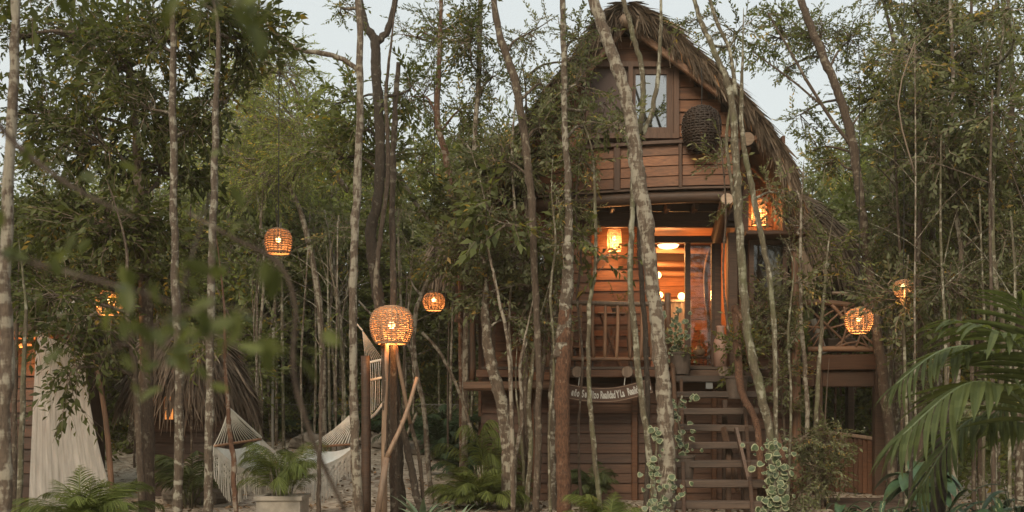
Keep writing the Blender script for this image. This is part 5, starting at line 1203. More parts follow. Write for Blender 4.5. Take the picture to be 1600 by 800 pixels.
tree('forked_tree', 'dark forked trunk just behind the tripod lamp', 17.8, [(562, 0), (572, 40), (586, 66), (588, 120), (594, 220), (592, 300), (580, 370), (592, 470), (610, 560), (618, 680), (622, 800)], [9, 11, 15, 16, 16, 16, 18, 18, 19, 22, 25], 'bark_dark',
     [(575, 200, .5, 50, 40, 60), (545, 160, 1, 40, 30, 40), (530, 250, 1, 50, 50, 70), (600, 260, .8, 46, 46, 60)], 'leaf_mid', 'mid', extra=[([(619, -5), (612, 30), (603, 52), (588, 66)], [9, 10, 11, 12])])
tree('dead_pole', 'straight dead brown stem cut off at the top', 17.3, [(623, 98), (616, 200), (613, 320), (615, 480)], [7, 9, 9, 10], 'bark_brown', [], top=False)
tree('sapling', 'thin crooked stem left of the dead brown pole', 17.0, [(612, 60), (603, 150), (607, 250), (600, 330), (590, 400), (588, 480), (600, 560)], [4, 6, 7, 7, 8, 8, 8], 'bark_brown', [(640, 140, .5, 30, 30, 20)], top=False)
tree('leaning_tree', 'leaning branchy tree with bare grey limbs right of the tripod lamp', 19.6, [(745, 320), (700, 380), (668, 440), (650, 490), (648, 560), (664, 650), (675, 800)], [3, 5, 6, 7, 7, 8, 9], 'bark_pale', [(690, 330, 0, 50, 46, 60), (640, 430, .4, 30, 26, 24, 'small'), (705, 400, 0, 40, 36, 50)], 'leaf_mid', 'mid', top=False,
     extra=[([(618, 270), (640, 300), (662, 335), (700, 372)], [6, 7, 7, 6]), ([(660, 520), (690, 555), (720, 620), (742, 690)], [5, 5, 5, 5]), ([(560, 470), (590, 500), (625, 520), (648, 560)], [3, 4, 4, 5]), ([(632, 690), (640, 670), (652, 645)], [5, 5, 4])])
tree('red_bark_tree', 'trunk with reddish bark patches rising left of the thatch', 21.0, [(690, 0), (686, 100), (684, 190), (696, 240), (706, 300), (716, 360), (720, 480), (722, 800)], [6, 7, 10, 11, 10, 9, 8, 9], 'bark_red',
     [(690, 50, .4, 50, 50, 110, 'small'), (660, 150, .4, 50, 50, 100, 'small'), (720, 170, .3, 40, 50, 80, 'small'), (650, 60, 1, 40, 40, 60, 'small'), (655, 260, 1, 40, 40, 60, 'mid')], 'leaf_mid', 'small')
tree('slender_tree', 'thin pale trunk standing right beside the left thatch edge', 20.0, [(750, 0), (749, 90), (744, 190), (736, 320), (730, 450), (726, 700)], [7, 8, 8, 8, 9, 10], 'bark_pale',
     [(735, 60, -.5, 44, 50, 110, 'small'), (770, 120, 0, 40, 50, 90, 'small'), (725, 230, .5, 40, 40, 50, 'small'), (780, 210, -.5, 40, 40, 80, 'small')], 'leaf_dark', 'small')
tree('leaning_tree', 'brown trunk leaning in from the top toward the left gable', 17.8, [(768, -20), (782, 60), (803, 120), (818, 200), (826, 270), (832, 340), (838, 480), (842, 620), (838, 800)], [9, 12, 13, 13, 13, 12, 11, 10, 11], 'bark_brown',
     [(846, 130, .3, 36, 44, 36, 'small'), (830, 50, .4, 50, 50, 50, 'small'), (846, 200, .2, 26, 36, 22, 'small'), (790, 250, .3, 40, 40, 50, 'small')], 'leaf_olive', 'small')
tree('slender_tree', 'straight grey trunk crossing the gable left of the window', 17.2, [(880, -5), (881, 100), (884, 220), (889, 330), (887, 430), (880, 520), (874, 560)], [9, 10, 10, 12, 18, 22, 22], 'bark_mottled',
     [(905, 130, .2, 32, 36, 26, 'small'), (912, 200, .5, 28, 34, 24, 'small'), (905, 60, .3, 40, 40, 34, 'small'), (945, 160, .6, 20, 24, 14, 'small')], 'leaf_olive', 'small', base=False)
tree('wooden_post', 'reddish brown stripped timber post in front of the lower wall', 17.2, [(884, 470), (881, 540), (878, 620), (880, 720), (882, 800)], [16, 24, 24, 23, 24], 'bark_post', [], top=False, cat='post', wob=.03)
tree('slender_tree', 'grey trunk standing directly left of the reddish timber post', 18.6, [(868, 440), (866, 560), (862, 650), (864, 800)], [9, 13, 13, 14], 'bark_mottled', [], top=False)
tree('slender_tree', 'large pale spotted trunk crossing the gable window and stairs', 16.2, [(926, -5), (944, 50), (966, 110), (982, 170), (991, 225), (998, 280), (1008, 340), (1018, 430), (1028, 520), (1036, 600), (1041, 700), (1042, 800)], [17, 18, 19, 20, 22, 24, 25, 22, 22, 24, 26, 28], 'bark_pale',
     [(960, 200, .4, 22, 24, 30, 'small')], 'leaf_olive', 'small', sides=14, wob=.035)
tree('twisted_stem', 'twisted pale stem snaking up in front of the gable peak', 17.0, [(972, -5), (984, 34), (990, 60), (1002, 104), (1004, 150), (1000, 200), (990, 260), (988, 340), (985, 430), (994, 540), (1004, 640), (1018, 740), (1022, 800)], [7, 8, 8, 8, 9, 10, 9, 9, 9, 10, 10, 10, 10], 'bark_green', [])
tree('twisted_stem', 'slim pale stem curving across the glass of the gable window', 16.8, [(1033, -5), (1032, 60), (1028, 120), (1018, 175), (1004, 208)], [4, 6, 7, 8, 8], 'bark_green', [], base=False)
tree('twisted_stem', 'thin dark stem standing beside the porch doorway', 17.6, [(996, 300), (1000, 400), (1008, 520), (1012, 640), (1010, 800)][0:5], [7, 8, 8, 8, 9], 'bark_dark', [], top=False)
tree('sapling', 'thin lichen spotted stem in front of the lit porch wall', 17.6, [(925, 235), (930, 320), (930, 420), (920, 480), (920, 580), (924, 660), (934, 760), (938, 800)], [4, 5, 6, 7, 7, 8, 8, 8], 'bark_green', [(912, 372, -.1, 20, 20, 16, 'mid'), (905, 245, .1, 34, 26, 50, 'small'), (945, 400, -.1, 14, 24, 7, 'mid')], 'leaf_mid', top=False)
# bushy tangle before the left bay
tree('bushy_tree', 'bushy small leaved tree hiding the left bay window', 18.4, [(760, 440), (758, 490), (766, 560), (782, 620), (793, 700), (795, 800)], [8, 14, 18, 20, 21, 23], 'bark_mottled',
     [(770, 330, .4, 50, 36, 80, 'mid'), (730, 390, .3, 44, 40, 70, 'mid'), (800, 400, .2, 50, 44, 100, 'mid'), (850, 370, .3, 40, 34, 60, 'mid'), (770, 460, .2, 46, 22, 44, 'mid'), (840, 450, .2, 36, 34, 50, 'mid'), (866, 405, 0, 26, 26, 26, 'mid'), (790, 498, .1, 40, 14, 18, 'mid'), (710, 340, 1, 40, 40, 50, 'mid')], 'leaf_olive', 'mid', top=False)
tree('big_leaf_tree', 'sapling with large pale leaves before the left eave', 17.6, [(757, 310), (762, 380), (780, 470), (796, 560), (802, 800)], [3, 4, 5, 6, 8], 'bark_pale', [(765, 318, 0, 34, 24, 18, 'big'), (800, 350, 0, 34, 20, 14, 'big')], 'leaf_mid', top=False)
for i, (pl, w, lb) in enumerate(((([(822, 520), (812, 580), (816, 650), (805, 720), (803, 800)]), 7, 'crooked pale stem left of a group of thin stems before the lower wall'),
        (([(842, 505), (833, 560), (826, 640), (830, 700), (822, 800)]), 8, 'crooked stem in the middle of the thin group before the lower wall'),
        (([(853, 500), (848, 580), (838, 640), (842, 720), (838, 800)]), 8, 'brownish stem at the right of the thin group before the lower wall'),
        (([(806, 600), (812, 660), (818, 730), (818, 800)]), 5, 'thinnest stem low in front of the left lower wall'))):
    tree('sapling', lb, 17.9 + .25 * i, pl, [w * .6, w * .8, w, w, w][:len(pl)], ['bark_pale', 'bark_green', 'bark_brown', 'bark_green'][i], [(pl[0][0], pl[0][1] + 10, .1, 26, 26, 16, 'small')] if i < 3 else [], 'leaf_olive', top=False)
# trees in front of the right half
tree('leaning_tree', 'leafy sapling spreading over the left slope of the thatch', 18.9, [(822, 150), (818, 260), (826, 380), (820, 520), (824, 800)], [4, 6, 8, 9, 10], 'bark_brown',
     [(872, 150, .1, 34, 36, 60, 'small'), (842, 200, .2, 34, 36, 64, 'small'), (896, 96, .3, 28, 30, 40, 'small'), (800, 280, .2, 44, 34, 80, 'mid'), (762, 270, .8, 36, 34, 60, 'mid'), (896, 170, -.2, 24, 28, 26, 'small')], 'leaf_olive', 'small', top=False)
tree('twin_stem_tree', 'pale green stem crossing the right stair rail', 16.9, [(1082, -5), (1098, 40), (1122, 95), (1142, 150), (1149, 240), (1154, 320), (1158, 400), (1164, 480), (1176, 560), (1192, 630), (1204, 690), (1208, 800)], [6, 8, 9, 11, 12, 13, 13, 13, 14, 14, 13, 13], 'bark_green',
     [(1090, 30, .4, 40, 26, 26, 'small'), (1150, 50, 1, 50, 40, 50, 'small')], 'leaf_mid', 'small', extra=[([(1108, -5), (1122, 40), (1140, 80), (1150, 150)], [5, 6, 6, 7])])
tree('twin_stem_tree', 'slim mossy stem in front of the lantern ledge', 17.0, [(1160, 100), (1158, 180), (1164, 240), (1176, 300), (1190, 370), (1203, 440), (1210, 520), (1212, 600), (1213, 800)], [5, 7, 8, 9, 9, 8, 8, 7, 8], 'bark_green', [(1205, 300, .8, 20, 30, 20, 'small')], 'leaf_olive', 'small', top=False)
tree('twisted_stem', 'forked thin stem hanging beside the dark wicker globe', 16.9, [(1141, 165), (1135, 220), (1142, 280), (1150, 330)], [5, 5, 5, 5], 'bark_green', [], top=False, base=False)
tree('leaning_tree', 'brown leaning trunk right of the thatched roof', 20.3, [(1250, -5), (1270, 50), (1295, 110), (1318, 170), (1335, 240), (1345, 320), (1355, 400), (1366, 490), (1378, 580), (1390, 680), (1396, 800)], [11, 12, 13, 13, 14, 14, 14, 17, 16, 16, 16], 'bark_brown',
     [(1215, 60, 2, 60, 44, 120, 'small'), (1280, 60, .5, 50, 50, 120, 'small'), (1250, 180, 1, 30, 30, 36, 'small'), (1225, 110, 1.5, 36, 26, 34, 'small'), (1270, 235, .8, 26, 26, 30, 'small'), (1330, 60, .4, 46, 50, 110, 'small'), (1310, 250, .6, 34, 40, 44, 'small'), (1370, 150, .6, 50, 60, 140, 'small'), (1360, 370, 1, 24, 40, 34, 'small')], 'leaf_mid', 'small', extra=[([(1200, 20), (1240, 90), (1275, 150), (1330, 230)], [3, 4, 5, 6]), ([(1175, 80), (1230, 120), (1290, 170)], [2, 3, 4])])
tree('sapling', 'pale thin stem along the right corner of the treehouse', 18.8, [(1252, 330), (1250, 420), (1252, 500), (1258, 580), (1262, 680), (1264, 800)], [4, 6, 6, 7, 7, 8], 'bark_pale', [(1235, 300, .6, 26, 30, 40, 'tiny'), (1255, 350, .5, 32, 30, 44, 'tiny'), (1225, 390, .6, 26, 22, 24, 'tiny')], 'leaf_olive', top=False)
tree('sapling', 'thin green grey stem before the branch railing', 18.6, [(1295, 380), (1288, 450), (1283, 520), (1278, 600), (1275, 680), (1278, 800)], [3, 5, 6, 7, 7, 8], 'bark_green', [(1300, 400, .3, 30, 30, 40, 'small')], 'leaf_mid', top=False)
tree('climbing_shrub', 'straggly leafy creeper across the wall below the curtained window', 19.9, [(1205, 480), (1215, 560), (1225, 660), (1230, 800)], [3, 4, 4, 5], 'bark_brown', [(1200, 480, 0, 36, 16, 60, 'small'), (1225, 520, 0, 30, 24, 50, 'small'), (1195, 550, 0, 30, 20, 30, 'small'), (1225, 590, 0, 26, 20, 36, 'small'), (1180, 500, -.1, 24, 20, 30, 'small'), (1245, 470, .1, 24, 18, 26, 'small'), (1230, 640, 0, 24, 20, 20, 'small')], 'leaf_olive', 'small', top=False, limb=.012, cat='creeper')
tree('leafy_shrub', 'loose small leaved shrub beside the boardwalk planks', 18.6, [(1290, 640), (1288, 700), (1285, 800)], [3, 4, 5], 'bark_brown', [(1300, 690, 0, 34, 30, 70, 'small'), (1270, 740, 0, 34, 34, 80, 'small'), (1250, 680, 0, 26, 30, 40, 'small'), (1300, 740, -.2, 24, 20, 40, 'small'), (1240, 770, -.3, 26, 24, 40, 'small')], 'leaf_olive', 'small', top=False, limb=.012, cat='shrub')
for i, (pl, w, Y, lb) in enumerate((([(862, 300), (868, 380), (860, 460), (866, 560), (858, 680), (860, 800)], 5, 17.3, 'hair thin crooked stem left of the reddish timber post'),
        ([(906, 240), (900, 330), (908, 400), (902, 470), (910, 560), (904, 680), (908, 800)], 5, 17.9, 'long thin wavering stem crossing the railing at the left of the lit porch wall'),
        ([(812, 120), (800, 240), (806, 360), (796, 480), (800, 600), (798, 800)], 5, 18.6, 'thin grey stem left of the porch railing'),
        ([(1240, 420), (1232, 520), (1236, 640), (1230, 800)], 5, 18.2, 'thin stem against the plank wall right of the stairs'),
        ([(1128, 240), (1134, 330), (1130, 430), (1138, 520)], 4, 17.6, 'thin stem hanging past the dark door pillar'))):
    tree('sapling', lb, Y, pl, [w * .5] + [w * .8] * (len(pl) - 2) + [w * 1.1], ['bark_green', 'bark_brown', 'bark_pale'][i % 3], [(pl[0][0] + 4, pl[0][1] + 20, .1, 24, 30, 22, 'small'), (pl[1][0] + 10, pl[1][1], .1, 20, 26, 14, 'small')], 'leaf_olive', 'small', top=False, base=i != 4, limb=.008, sides=7)
RT = [(1400, 21.5, 9, 'tall leafy tree just right of the small hanging lamp'), (1440, 18.5, 8, 'thin grey trunk first of the right hand thicket'), (1462, 20.5, 9, 'mottled trunk rising through the middle of the right thicket'), (1492, 17.5, 9, 'pale stem in the densest part of the right thicket'),
      (1528, 19.5, 9, 'brownish trunk behind the pale stem of the right thicket'), (1556, 17.0, 8, 'slim trunk above the upper palm frond on the right'), (1590, 18.5, 12, 'thickest trunk at the right edge of the thicket'), (1420, 25, 12, 'dark trunk deep behind the right hanging lamp')]
rt = np.random.default_rng(909)
for i, (px, Y, w, lb) in enumerate(RT):
    pl = [(px + rt.normal(0, 16) - 8, -5)] + [(px + rt.normal(0, 7), y) for y in (120, 260, 400, 540)] + [(px + rt.normal(0, 4), 700)]
    cls = [(px + rt.normal(0, 22), y + rt.normal(0, 18), rt.normal(0, .7), rt.uniform(34, 56), rt.uniform(34, 54), int(rt.uniform(44, 78)), 'small' if i % 3 else 'tiny' if i == 4 else 'small', .1) for y in (20, 90, 150, 220, 290, 360, 430)]
    cls += [(px + rt.normal(0, 24), rt.uniform(480, 640), rt.normal(0, .5), 30, 34, 30, 'small')]
    tree('thicket_tree', lb, Y, pl, [w * .5, w * .6, w * .8, w * .9, w, w * 1.1], ['bark_mottled', 'bark_brown', 'bark_mottled', 'bark_pale', 'bark_brown', 'bark_green', 'bark_mottled', 'bark_dark'][i], cls, 'leaf_olive' if i % 4 != 2 else 'leaf_mid', 'small', sz=1.25)
def bare_stems(n, x0, x1, y0, y1, seed, label, group, top=(150, 420), w=(4, 8), barks=('bark_pale', 'bark_brown', 'bark_green')):
    r = np.random.default_rng(seed)
    for i in range(n):
        px = r.uniform(x0, x1); Y = r.uniform(y0, y1); tp = r.uniform(*top); q = [px + r.normal(0, 10), px + r.normal(0, 6), px + r.normal(0, 4), px]
        ys = [tp, tp + (700 - tp) * .33, tp + (700 - tp) * .66, 700]; a = [P(x, y, Y) for x, y in zip(q, ys)]; ww = r.uniform(*w) * Y / F / 2
        g = ground_z(a[-1].x, Y) - .05; a.append(V(a[-1].x, Y, g)); root = empty('sapling', V(a[-1].x, Y, g), label.replace('stem', ('pale barked stem', 'brown barked stem', 'mossy barked stem', 'reddish barked stem')[('bark_pale', 'bark_brown', 'bark_green', 'bark_red').index(barks[i % len(barks)])] + (', leafy topped,' if i % 3 == 0 else ''), 1), 'tree', group)
        mb = MB(); mb.tube(a, [ww * .5, ww * .7, ww * .9, ww, ww * 1.1], 7, .08, r)
        for k in range(3):
            t = r.uniform(.15, .8); b = a[0].lerp(a[2], t); e = b + V(r.normal() * .8, r.normal() * .5, r.uniform(.3, 1.2)); mb.tube([b, (b + e) / 2 + V(0, 0, .1), e], [ww * .4, ww * .3, .004], 4, 0, r, False, 0, 2)
        mb.build('trunk', M[barks[i % len(barks)]], root, smooth=True)
        if i % 3 == 0:
            cr = Crown(seed * 50 + i); cr.clump(a[1], a[0], (.9, .8, .9), 60, 'small', 7, 1.2, .015); cr.build(root, M['leaf_olive'])
bare_stems(28, 1380, 1610, 15.5, 26, 51, 'thin stem among many in the right thicket', 'thin stems of the right thicket', (60, 420), (3, 7))
bare_stems(16, 380, 560, 24, 31, 52, 'thin stem in the forest edge behind the hammock', 'thin stems behind the hammock', (250, 450), (3, 6), ('bark_pale', 'bark_pale', 'bark_green'))
bare_stems(10, 630, 740, 24, 31, 53, 'thin stem in the forest edge between tripod lamp and treehouse', 'thin stems left of the treehouse', (250, 450), (3, 6))
bare_stems(8, 70, 330, 19, 26, 54, 'thin stem in the dark forest behind the left huts', 'thin stems behind the left huts', (100, 350), (3, 6))
bare_stems(6, 1290, 1372, 25, 30, 55, 'orange lit stem seen through the opening under the raised deck', 'stems seen under the raised deck', (420, 540), (4, 8), ('bark_red',))  # every stem here has the reddish bark
tree('sapling', 'single thin stem in front of the hammock netting', 15.4, [(503, 560), (501, 620), (500, 700), (497, 800)], [4, 6, 6, 7], 'bark_brown', [(505, 540, 0, 20, 20, 8, 'small')], top=False)
tree('sapling', 'slanting dark trunk foot right of the tripod lamp', 17.4, [(622, 640), (636, 700), (648, 760), (656, 800)], [8, 11, 12, 12], 'bark_dark', [], top=False)

# ------------------------------------------------------------------ forest behind: several kinds, many copies
def proto(seed, H, leafk, kind, n_cl, spread, low, label, barkm, ns=30, sz=1.0):
    r = np.random.default_rng(seed); root = empty('forest_tree', V(0, 0, 0), label, 'tree', 'trees of the forest behind the clearing')
    pts = [V(0, 0, 0), V(r.normal() * .2, r.normal() * .2, H * .3), V(r.normal() * .4, r.normal() * .3, H * .65), V(r.normal() * .5, r.normal() * .4, H)]
    MB().tube(pts, [.11, .09, .06, .02], 7, .08, r).build('trunk', M[barkm], root, smooth=True); cr = Crown(seed)
    for k in range(n_cl):
        z = H * (low + (1 - low) * (k + .5) / n_cl); a = r.uniform(0, 6.28); d = spread * r.uniform(.2, 1); i = min(2, int(z / H * 3)); c = pts[i].lerp(pts[i + 1], z / H * 3 - i) if z < H else pts[3]
        e = Vector(c) + V(d * math.cos(a), d * math.sin(a), 0); cr.clump(Vector(c) - V(0, 0, .5), e, (spread * .55, spread * .55, H * .09), ns, kind, 6, sz, .03, 0, 3)
    cr.build(root, M[leafk], bark=M[barkm]); return root
PR = [proto(301, 10, 'leaf_far', 'far', 15, 1.9, .30, 'slender mid green tree in the forest behind the clearing', 'bark_pale'),
      proto(302, 10, 'leaf_olive', 'far', 16, 1.7, .22, 'slender olive tree in the forest behind the clearing', 'bark_mottled'),
      proto(303, 10, 'leaf_mid', 'far', 16, 2.1, .14, 'broad darker green tree in the forest behind the clearing', 'bark_brown'),
      proto(304, 10, 'leaf_bright', 'far', 11, 1.5, .45, 'bright green light crowned tree in the forest behind the clearing', 'bark_pale'),
      proto(305, 6, 'leaf_far', 'far', 12, 1.5, .05, 'leafy understorey shrub in the forest behind the clearing', 'bark_brown')]
ftop = lambda px: float(np.interp(px, [-300, 0, 330, 400, 450, 500, 560, 620, 680, 760, 860, 1100, 1180, 1240, 1300, 1360, 1450, 2000], [260, 260, 230, 100, 170, 230, 230, 230, 200, 220, 200, 200, 260, 230, 190, 160, 210, 240]))
rf = np.random.default_rng(404); used = [False] * 5; cnt = 0
for row, (Y, step) in enumerate(((26.5, 1.9), (30, 1.9), (34, 2.4), (40, 3.0), (48, 4.0))):
    x = -.66 * Y
    while x < .66 * Y:
        xx = x + rf.normal(0, .5); yy = Y + rf.normal(0, 1.2); x += step * rf.uniform(.8, 1.2); px = 800 + xx / yy * F
        if -1.9 < xx < 8.6 and yy < 29.5: continue
        if 400 < px < 745 and yy < 31: continue
        tp = ftop(px) + rf.uniform(-10, 110); H = max(4, EYE + (HZ - tp) / F * yy)
        k = int(rf.choice(5, p=[.26, .24, .22, .16, .12])) if row < 3 else int(rf.choice(4, p=[.34, .26, .24, .16])); p = PR[k]; s = H / 10.8
        if k == 4: s = rf.uniform(.7, 1.1)
        loc = (xx, yy, ground_z(xx, yy) - .05); sc_ = (rf.uniform(.9, 1.2) * max(.8, s * .8), ) * 2 + (s,)
        if not used[k]: p.location = loc; p.scale = sc_; p.rotation_euler = (0, 0, rf.uniform(0, 6)); used[k] = True
        else: copy_thing(p, loc, rz=rf.uniform(0, 6.28), scale=sc_)
        cnt += 1
        if row < 4 and rf.random() < .8:
            if not used[4]: used[4] = True; PR[4].location = (xx + 1, yy + .8, loc[2]); 
            else: copy_thing(PR[4], (xx + rf.normal(0, 1), yy + 1, loc[2]), rz=rf.uniform(0, 6.28), scale=rf.uniform(.55, 1.0))
for px, yy, tp in ((390, 31.5, 300), (425, 34, 250), (462, 32, 340), (498, 33.5, 300), (535, 32.5, 330), (590, 34, 300), (650, 33, 330), (700, 32, 320), (745, 31.5, 300)):
    H = EYE + (HZ - tp) / F * yy; xx = (px - 800) / F * yy; c = copy_thing(PR[3] if px % 2 else PR[0], (xx, yy, ground_z(xx, yy) - .05), 'pale green young tree standing just beyond the chain link fence', 'young trees beyond the chain link fence', rz=px * 1.7, scale=(1.0, 1.0, H / 10.6))
# the same forest goes on beside and behind the camera
for i in range(74):
    if i < 46: xx, yy = rf.uniform(-30, 30), rf.uniform(-34, -4.5)
    else: xx, yy = rf.choice([-1, 1]) * rf.uniform(13, 24), rf.uniform(-4, 24); xx = xx if abs(xx) > .66 * yy + 2.5 else math.copysign(.66 * yy + 2.5 + rf.uniform(0, 6), xx)
    k = int(rf.choice(3)); s = rf.uniform(.75, 1.05); copy_thing(PR[k], (xx, yy, -.05), rz=rf.uniform(0, 6.28), scale=(1.15, 1.15, s))
# far wood that reads as one mass
r = np.random.default_rng(606); n = 5200; px = r.uniform(-150, 1750, n); Y = r.uniform(55, 70, n); lim = np.array([ftop(a) for a in px]) * .3 + 330 + 60 * np.sin(px * .05) + r.uniform(0, 90, n)
py = lim + (660 - lim) * r.random(n) ** .8; pos = np.stack([(px - 800) / F * Y, Y, EYE + (HZ - py) / F * Y], 1)
v, q, m, t = place_sprays(pos, r.normal(0, 1, (n, 3)), r.uniform(.8, 1.5, n), 'vfar', r); np_quads('far_woodland', v, q, [M['leaf_far'], M['twig']], m, t, None, (0, 60, 0), kind='stuff')
# low ground cover at the wood's edge
pos = []; r = np.random.default_rng(607)
while len(pos) < 5200:
    x = r.uniform(-18, 18); y = r.uniform(19.5, 44)
    if (-1.8 < x < 8.6 and y < 27) or (-9.5 < x < -.2 and y < 28.2) or (5.5 < x < 9 and y < 23): continue
    pos.append((x, y, ground_z(x, y) + r.uniform(.05, .7)))
v, q, m, t = place_sprays(np.array(pos), r.normal(0, 1, (len(pos), 3)) + np.array([0, 0, .6]), r.uniform(.6, 1.1, len(pos)), 'far', r); np_quads('undergrowth', v, q, [M['leaf_mid'], M['twig']], m, t, None, (0, 25, 0), kind='stuff')

# ------------------------------------------------------------------ big palm fronds near right, every leaflet its own
def leaflet_mesh(name, L, w, mat, seed, droop=.35, seg=6):
    r = np.random.default_rng(seed); v, f = [], []; 
    for k in range(seg + 1):
        t = k / seg; ww = w * (math.sin(math.pi * (t * .86 + .12)) ** .8) if k < seg else .001; z = -droop * L * t * t; v += [(L * t, -ww / 2, z + ww * .22), (L * t, 0, z), (L * t, ww / 2, z + ww * .22)]
    for k in range(seg): b = 3 * k; f += [(b, b + 1, b + 4, b + 3), (b + 1, b + 2, b + 5, b + 4)]
    me = bpy.data.meshes.new(name); me.from_pydata(v, [], f); me.materials.append(mat); me.polygons.foreach_set('use_smooth', [True] * len(f)); at = me.attributes.new('tint', 'FLOAT', 'FACE'); at.data.foreach_set('value', [.35 + .3 * (i % 2) + .1 * r.normal() for i in range(len(f))]); return me
LM = [leaflet_mesh('leaflet', 1, .095, M['palm_dark'], k, .18 + .12 * k) for k in range(3)]
def big_frond(parent, pts, w0, n, L, seed, spread=60, down=.4):
    r = np.random.default_rng(seed); p, rad = catmull(pts, [w0, w0 * .8, w0 * .55, w0 * .3][:len(pts)], 8); rc = MB(); rc.tube(p, rad, 6, 0, None, True, 0, 1); fr = rc.build('frond', M['palm_stem'], parent, pts[0], smooth=True)
    tg = np.gradient(p, axis=0); tg /= np.linalg.norm(tg, axis=1)[:, None]
    for i in range(n):
        t = .18 + .82 * i / (n - 1); j = min(int(t * (len(p) - 1)), len(p) - 2); k = t * (len(p) - 1) - j; c = p[j] * (1 - k) + p[j + 1] * k; d = tg[j]; side0 = np.cross(d, [0, 0, 1]); side0 /= np.linalg.norm(side0); up = np.cross(side0, d)
        for s_ in (-1, 1):
            a = math.radians(spread * (1.1 - .65 * t)) + r.normal(0, .05); dd = d * math.cos(a) + s_ * side0 * math.sin(a) + up * .12 + np.array([0, 0, -down]) * (.5 + .5 * r.random()); dd /= np.linalg.norm(dd)
            wv = np.cross(up, dd); wv /= np.linalg.norm(wv); nn = np.cross(dd, wv); l = L * (math.sin(math.pi * (.15 + .72 * t)) * .8 + .25) * r.uniform(.9, 1.08)
            o = bpy.data.objects.new('leaflet', LM[r.integers(0, 3)]); C.objects.link(o); o.parent = fr; Rm = Matrix((dd, wv, nn)).transposed(); o.rotation_euler = Rm.to_euler(); o.scale = (l, l * 1.05 if L > .4 else l, l); o.location = Vector(c) - W[fr.name]
M['palm_stem'] = plain('palm_stem', (.10, .13, .06), .5, .2, 8)
bp = empty('palm_tree', V(P(1640, 0, 11.2).x, 11.2, 0), 'large dark green palm with broad leaflets at the right edge', 'palm')
for i, (q, n, L) in enumerate(((([(1640, 700), (1590, 620), (1510, 600), (1410, 680)]), 24, .86), (([(1650, 640), (1610, 560), (1560, 520), (1490, 500)]), 22, .74), (([(1660, 640), (1640, 590), (1620, 530), (1590, 470)]), 20, .74), (([(1640, 680), (1560, 560), (1480, 545), (1400, 600)]), 24, .6),
                             (([(1660, 720), (1640, 640), (1600, 600), (1548, 660)]), 20, .66), (([(1650, 700), (1590, 660), (1510, 660), (1440, 760)]), 22, .75))):
    dd = [0, -.1, -.3, -.45] if i % 2 else [.4, .2, 0, -.2]; big_frond(bp, [P(a, b, 11.2 + e + .3 * (i - 2)) for (a, b), e in zip(q, dd)], .024, n, L, 70 + i)
for k, (px, w) in enumerate(((1640, .06), (1655, .07))): MB().tube([P(px, 640, 11.2), V(P(px + 5, 0, 11.2).x, 11.2, 0)], [w * .8, w], 9, .05, rh).build('stem', M['bark_green'], bp, smooth=True)
# variegated broad leaved plants under it
def broad_plant(name, label, base, n, L, w, seed, mats, cat='plant', group=None, el=(.5, 1.3)):
    r = np.random.default_rng(seed); root = empty(name, base, label, cat, group)
    for i in range(n):
        a = r.uniform(0, 6.28); e = r.uniform(*el); l = L * r.uniform(.7, 1.1); hd = V(math.cos(a), math.sin(a), 0); sd = V(-math.sin(a), math.cos(a), 0); st = l * r.uniform(.5, 1.3); b0 = Vector(base) + hd * .04; b1 = b0 + hd * st * math.cos(e) * .6 + V(0, 0, st * math.sin(e))
        mb = MB(); K = 8; v = []
        for k in range(K + 1):
            t = k / K; ww = w * math.sin(math.pi * (t * .9 + .08)) * (1 if k < K else .02); p = b1 + hd * l * t * .9 + V(0, 0, l * (.25 * t - .75 * t * t)); v += [p - sd * ww + V(0, 0, ww * .3), p - sd * ww * .35 + V(0, 0, ww * .1), p, p + sd * ww * .35 + V(0, 0, ww * .1), p + sd * ww + V(0, 0, ww * .3)]
        f, mi = [], []
        for k in range(K):
            b = 5 * k
            for j in range(4): f.append((b + j, b + j + 1, b + j + 6, b + j + 5)); mi.append(1 if (j in (1, 2) and k % 2 == (j % 2) and len(mats) > 1) else 0)
        mb.v = v; mb.f = f; mb.m = mi; lf_ = mb.build('leaf', mats, root, b1, smooth=True); MB().tube([b0, (b0 + b1) / 2 + V(0, 0, .03), b1], [.008, .007, .005], 5).build('stalk', M['palm_stem'], lf_)
M['broad'] = plain('broad_leaf', (.045, .085, .04), .4, .3, 14); M['stripe'] = plain('striped_leaf_pale', (.28, .30, .15), .5, .3, 20)
broad_plant('dumb_cane', 'broad striped variegated leaves in the bottom right corner', V(P(1600, 0, 6.3).x, 6.3, .55), 9, .5, .12, 5, [M['broad'], M['stripe']], el=(.1, .6))
broad_plant('broad_leaf_plant', 'broad dark leaves below the big palm fronds', V(P(1500, 0, 10).x, 10, .2), 16, .5, .13, 6, [M['broad']], el=(.5, 1.2))
broad_plant('ginger_plant', 'cream striped narrow leaved plant left below the big palm', V(P(1385, 0, 14).x, 14, 0), 44, .5, .035, 7, [M['broad'], M['stripe']], group=None, el=(.5, 1.35))
broad_plant('ginger_plant', 'green narrow leaved plant under the middle of the big palm', V(P(1450, 0, 13).x, 13, 0), 44, .55, .045, 8, [M['broad']], el=(.5, 1.35))
broad_plant('ginger_plant', 'cream striped leafy plant in the shade right of the palm stems', V(P(1545, 0, 12).x, 12, 0), 60, .6, .04, 9, [M['broad'], M['stripe']], el=(.6, 1.4))
broad_plant('ginger_plant', 'dense green leafy plant at the right bottom edge', V(P(1590, 0, 13).x, 13, 0), 60, .6, .05, 10, [M['broad']], el=(.7, 1.45))
broad_plant('broad_leaf_plant', 'single dark broad leaved plant on the sandy path', V(P(1318, 0, 17).x, 17, 0), 9, .3, .09, 11, [M['broad']])
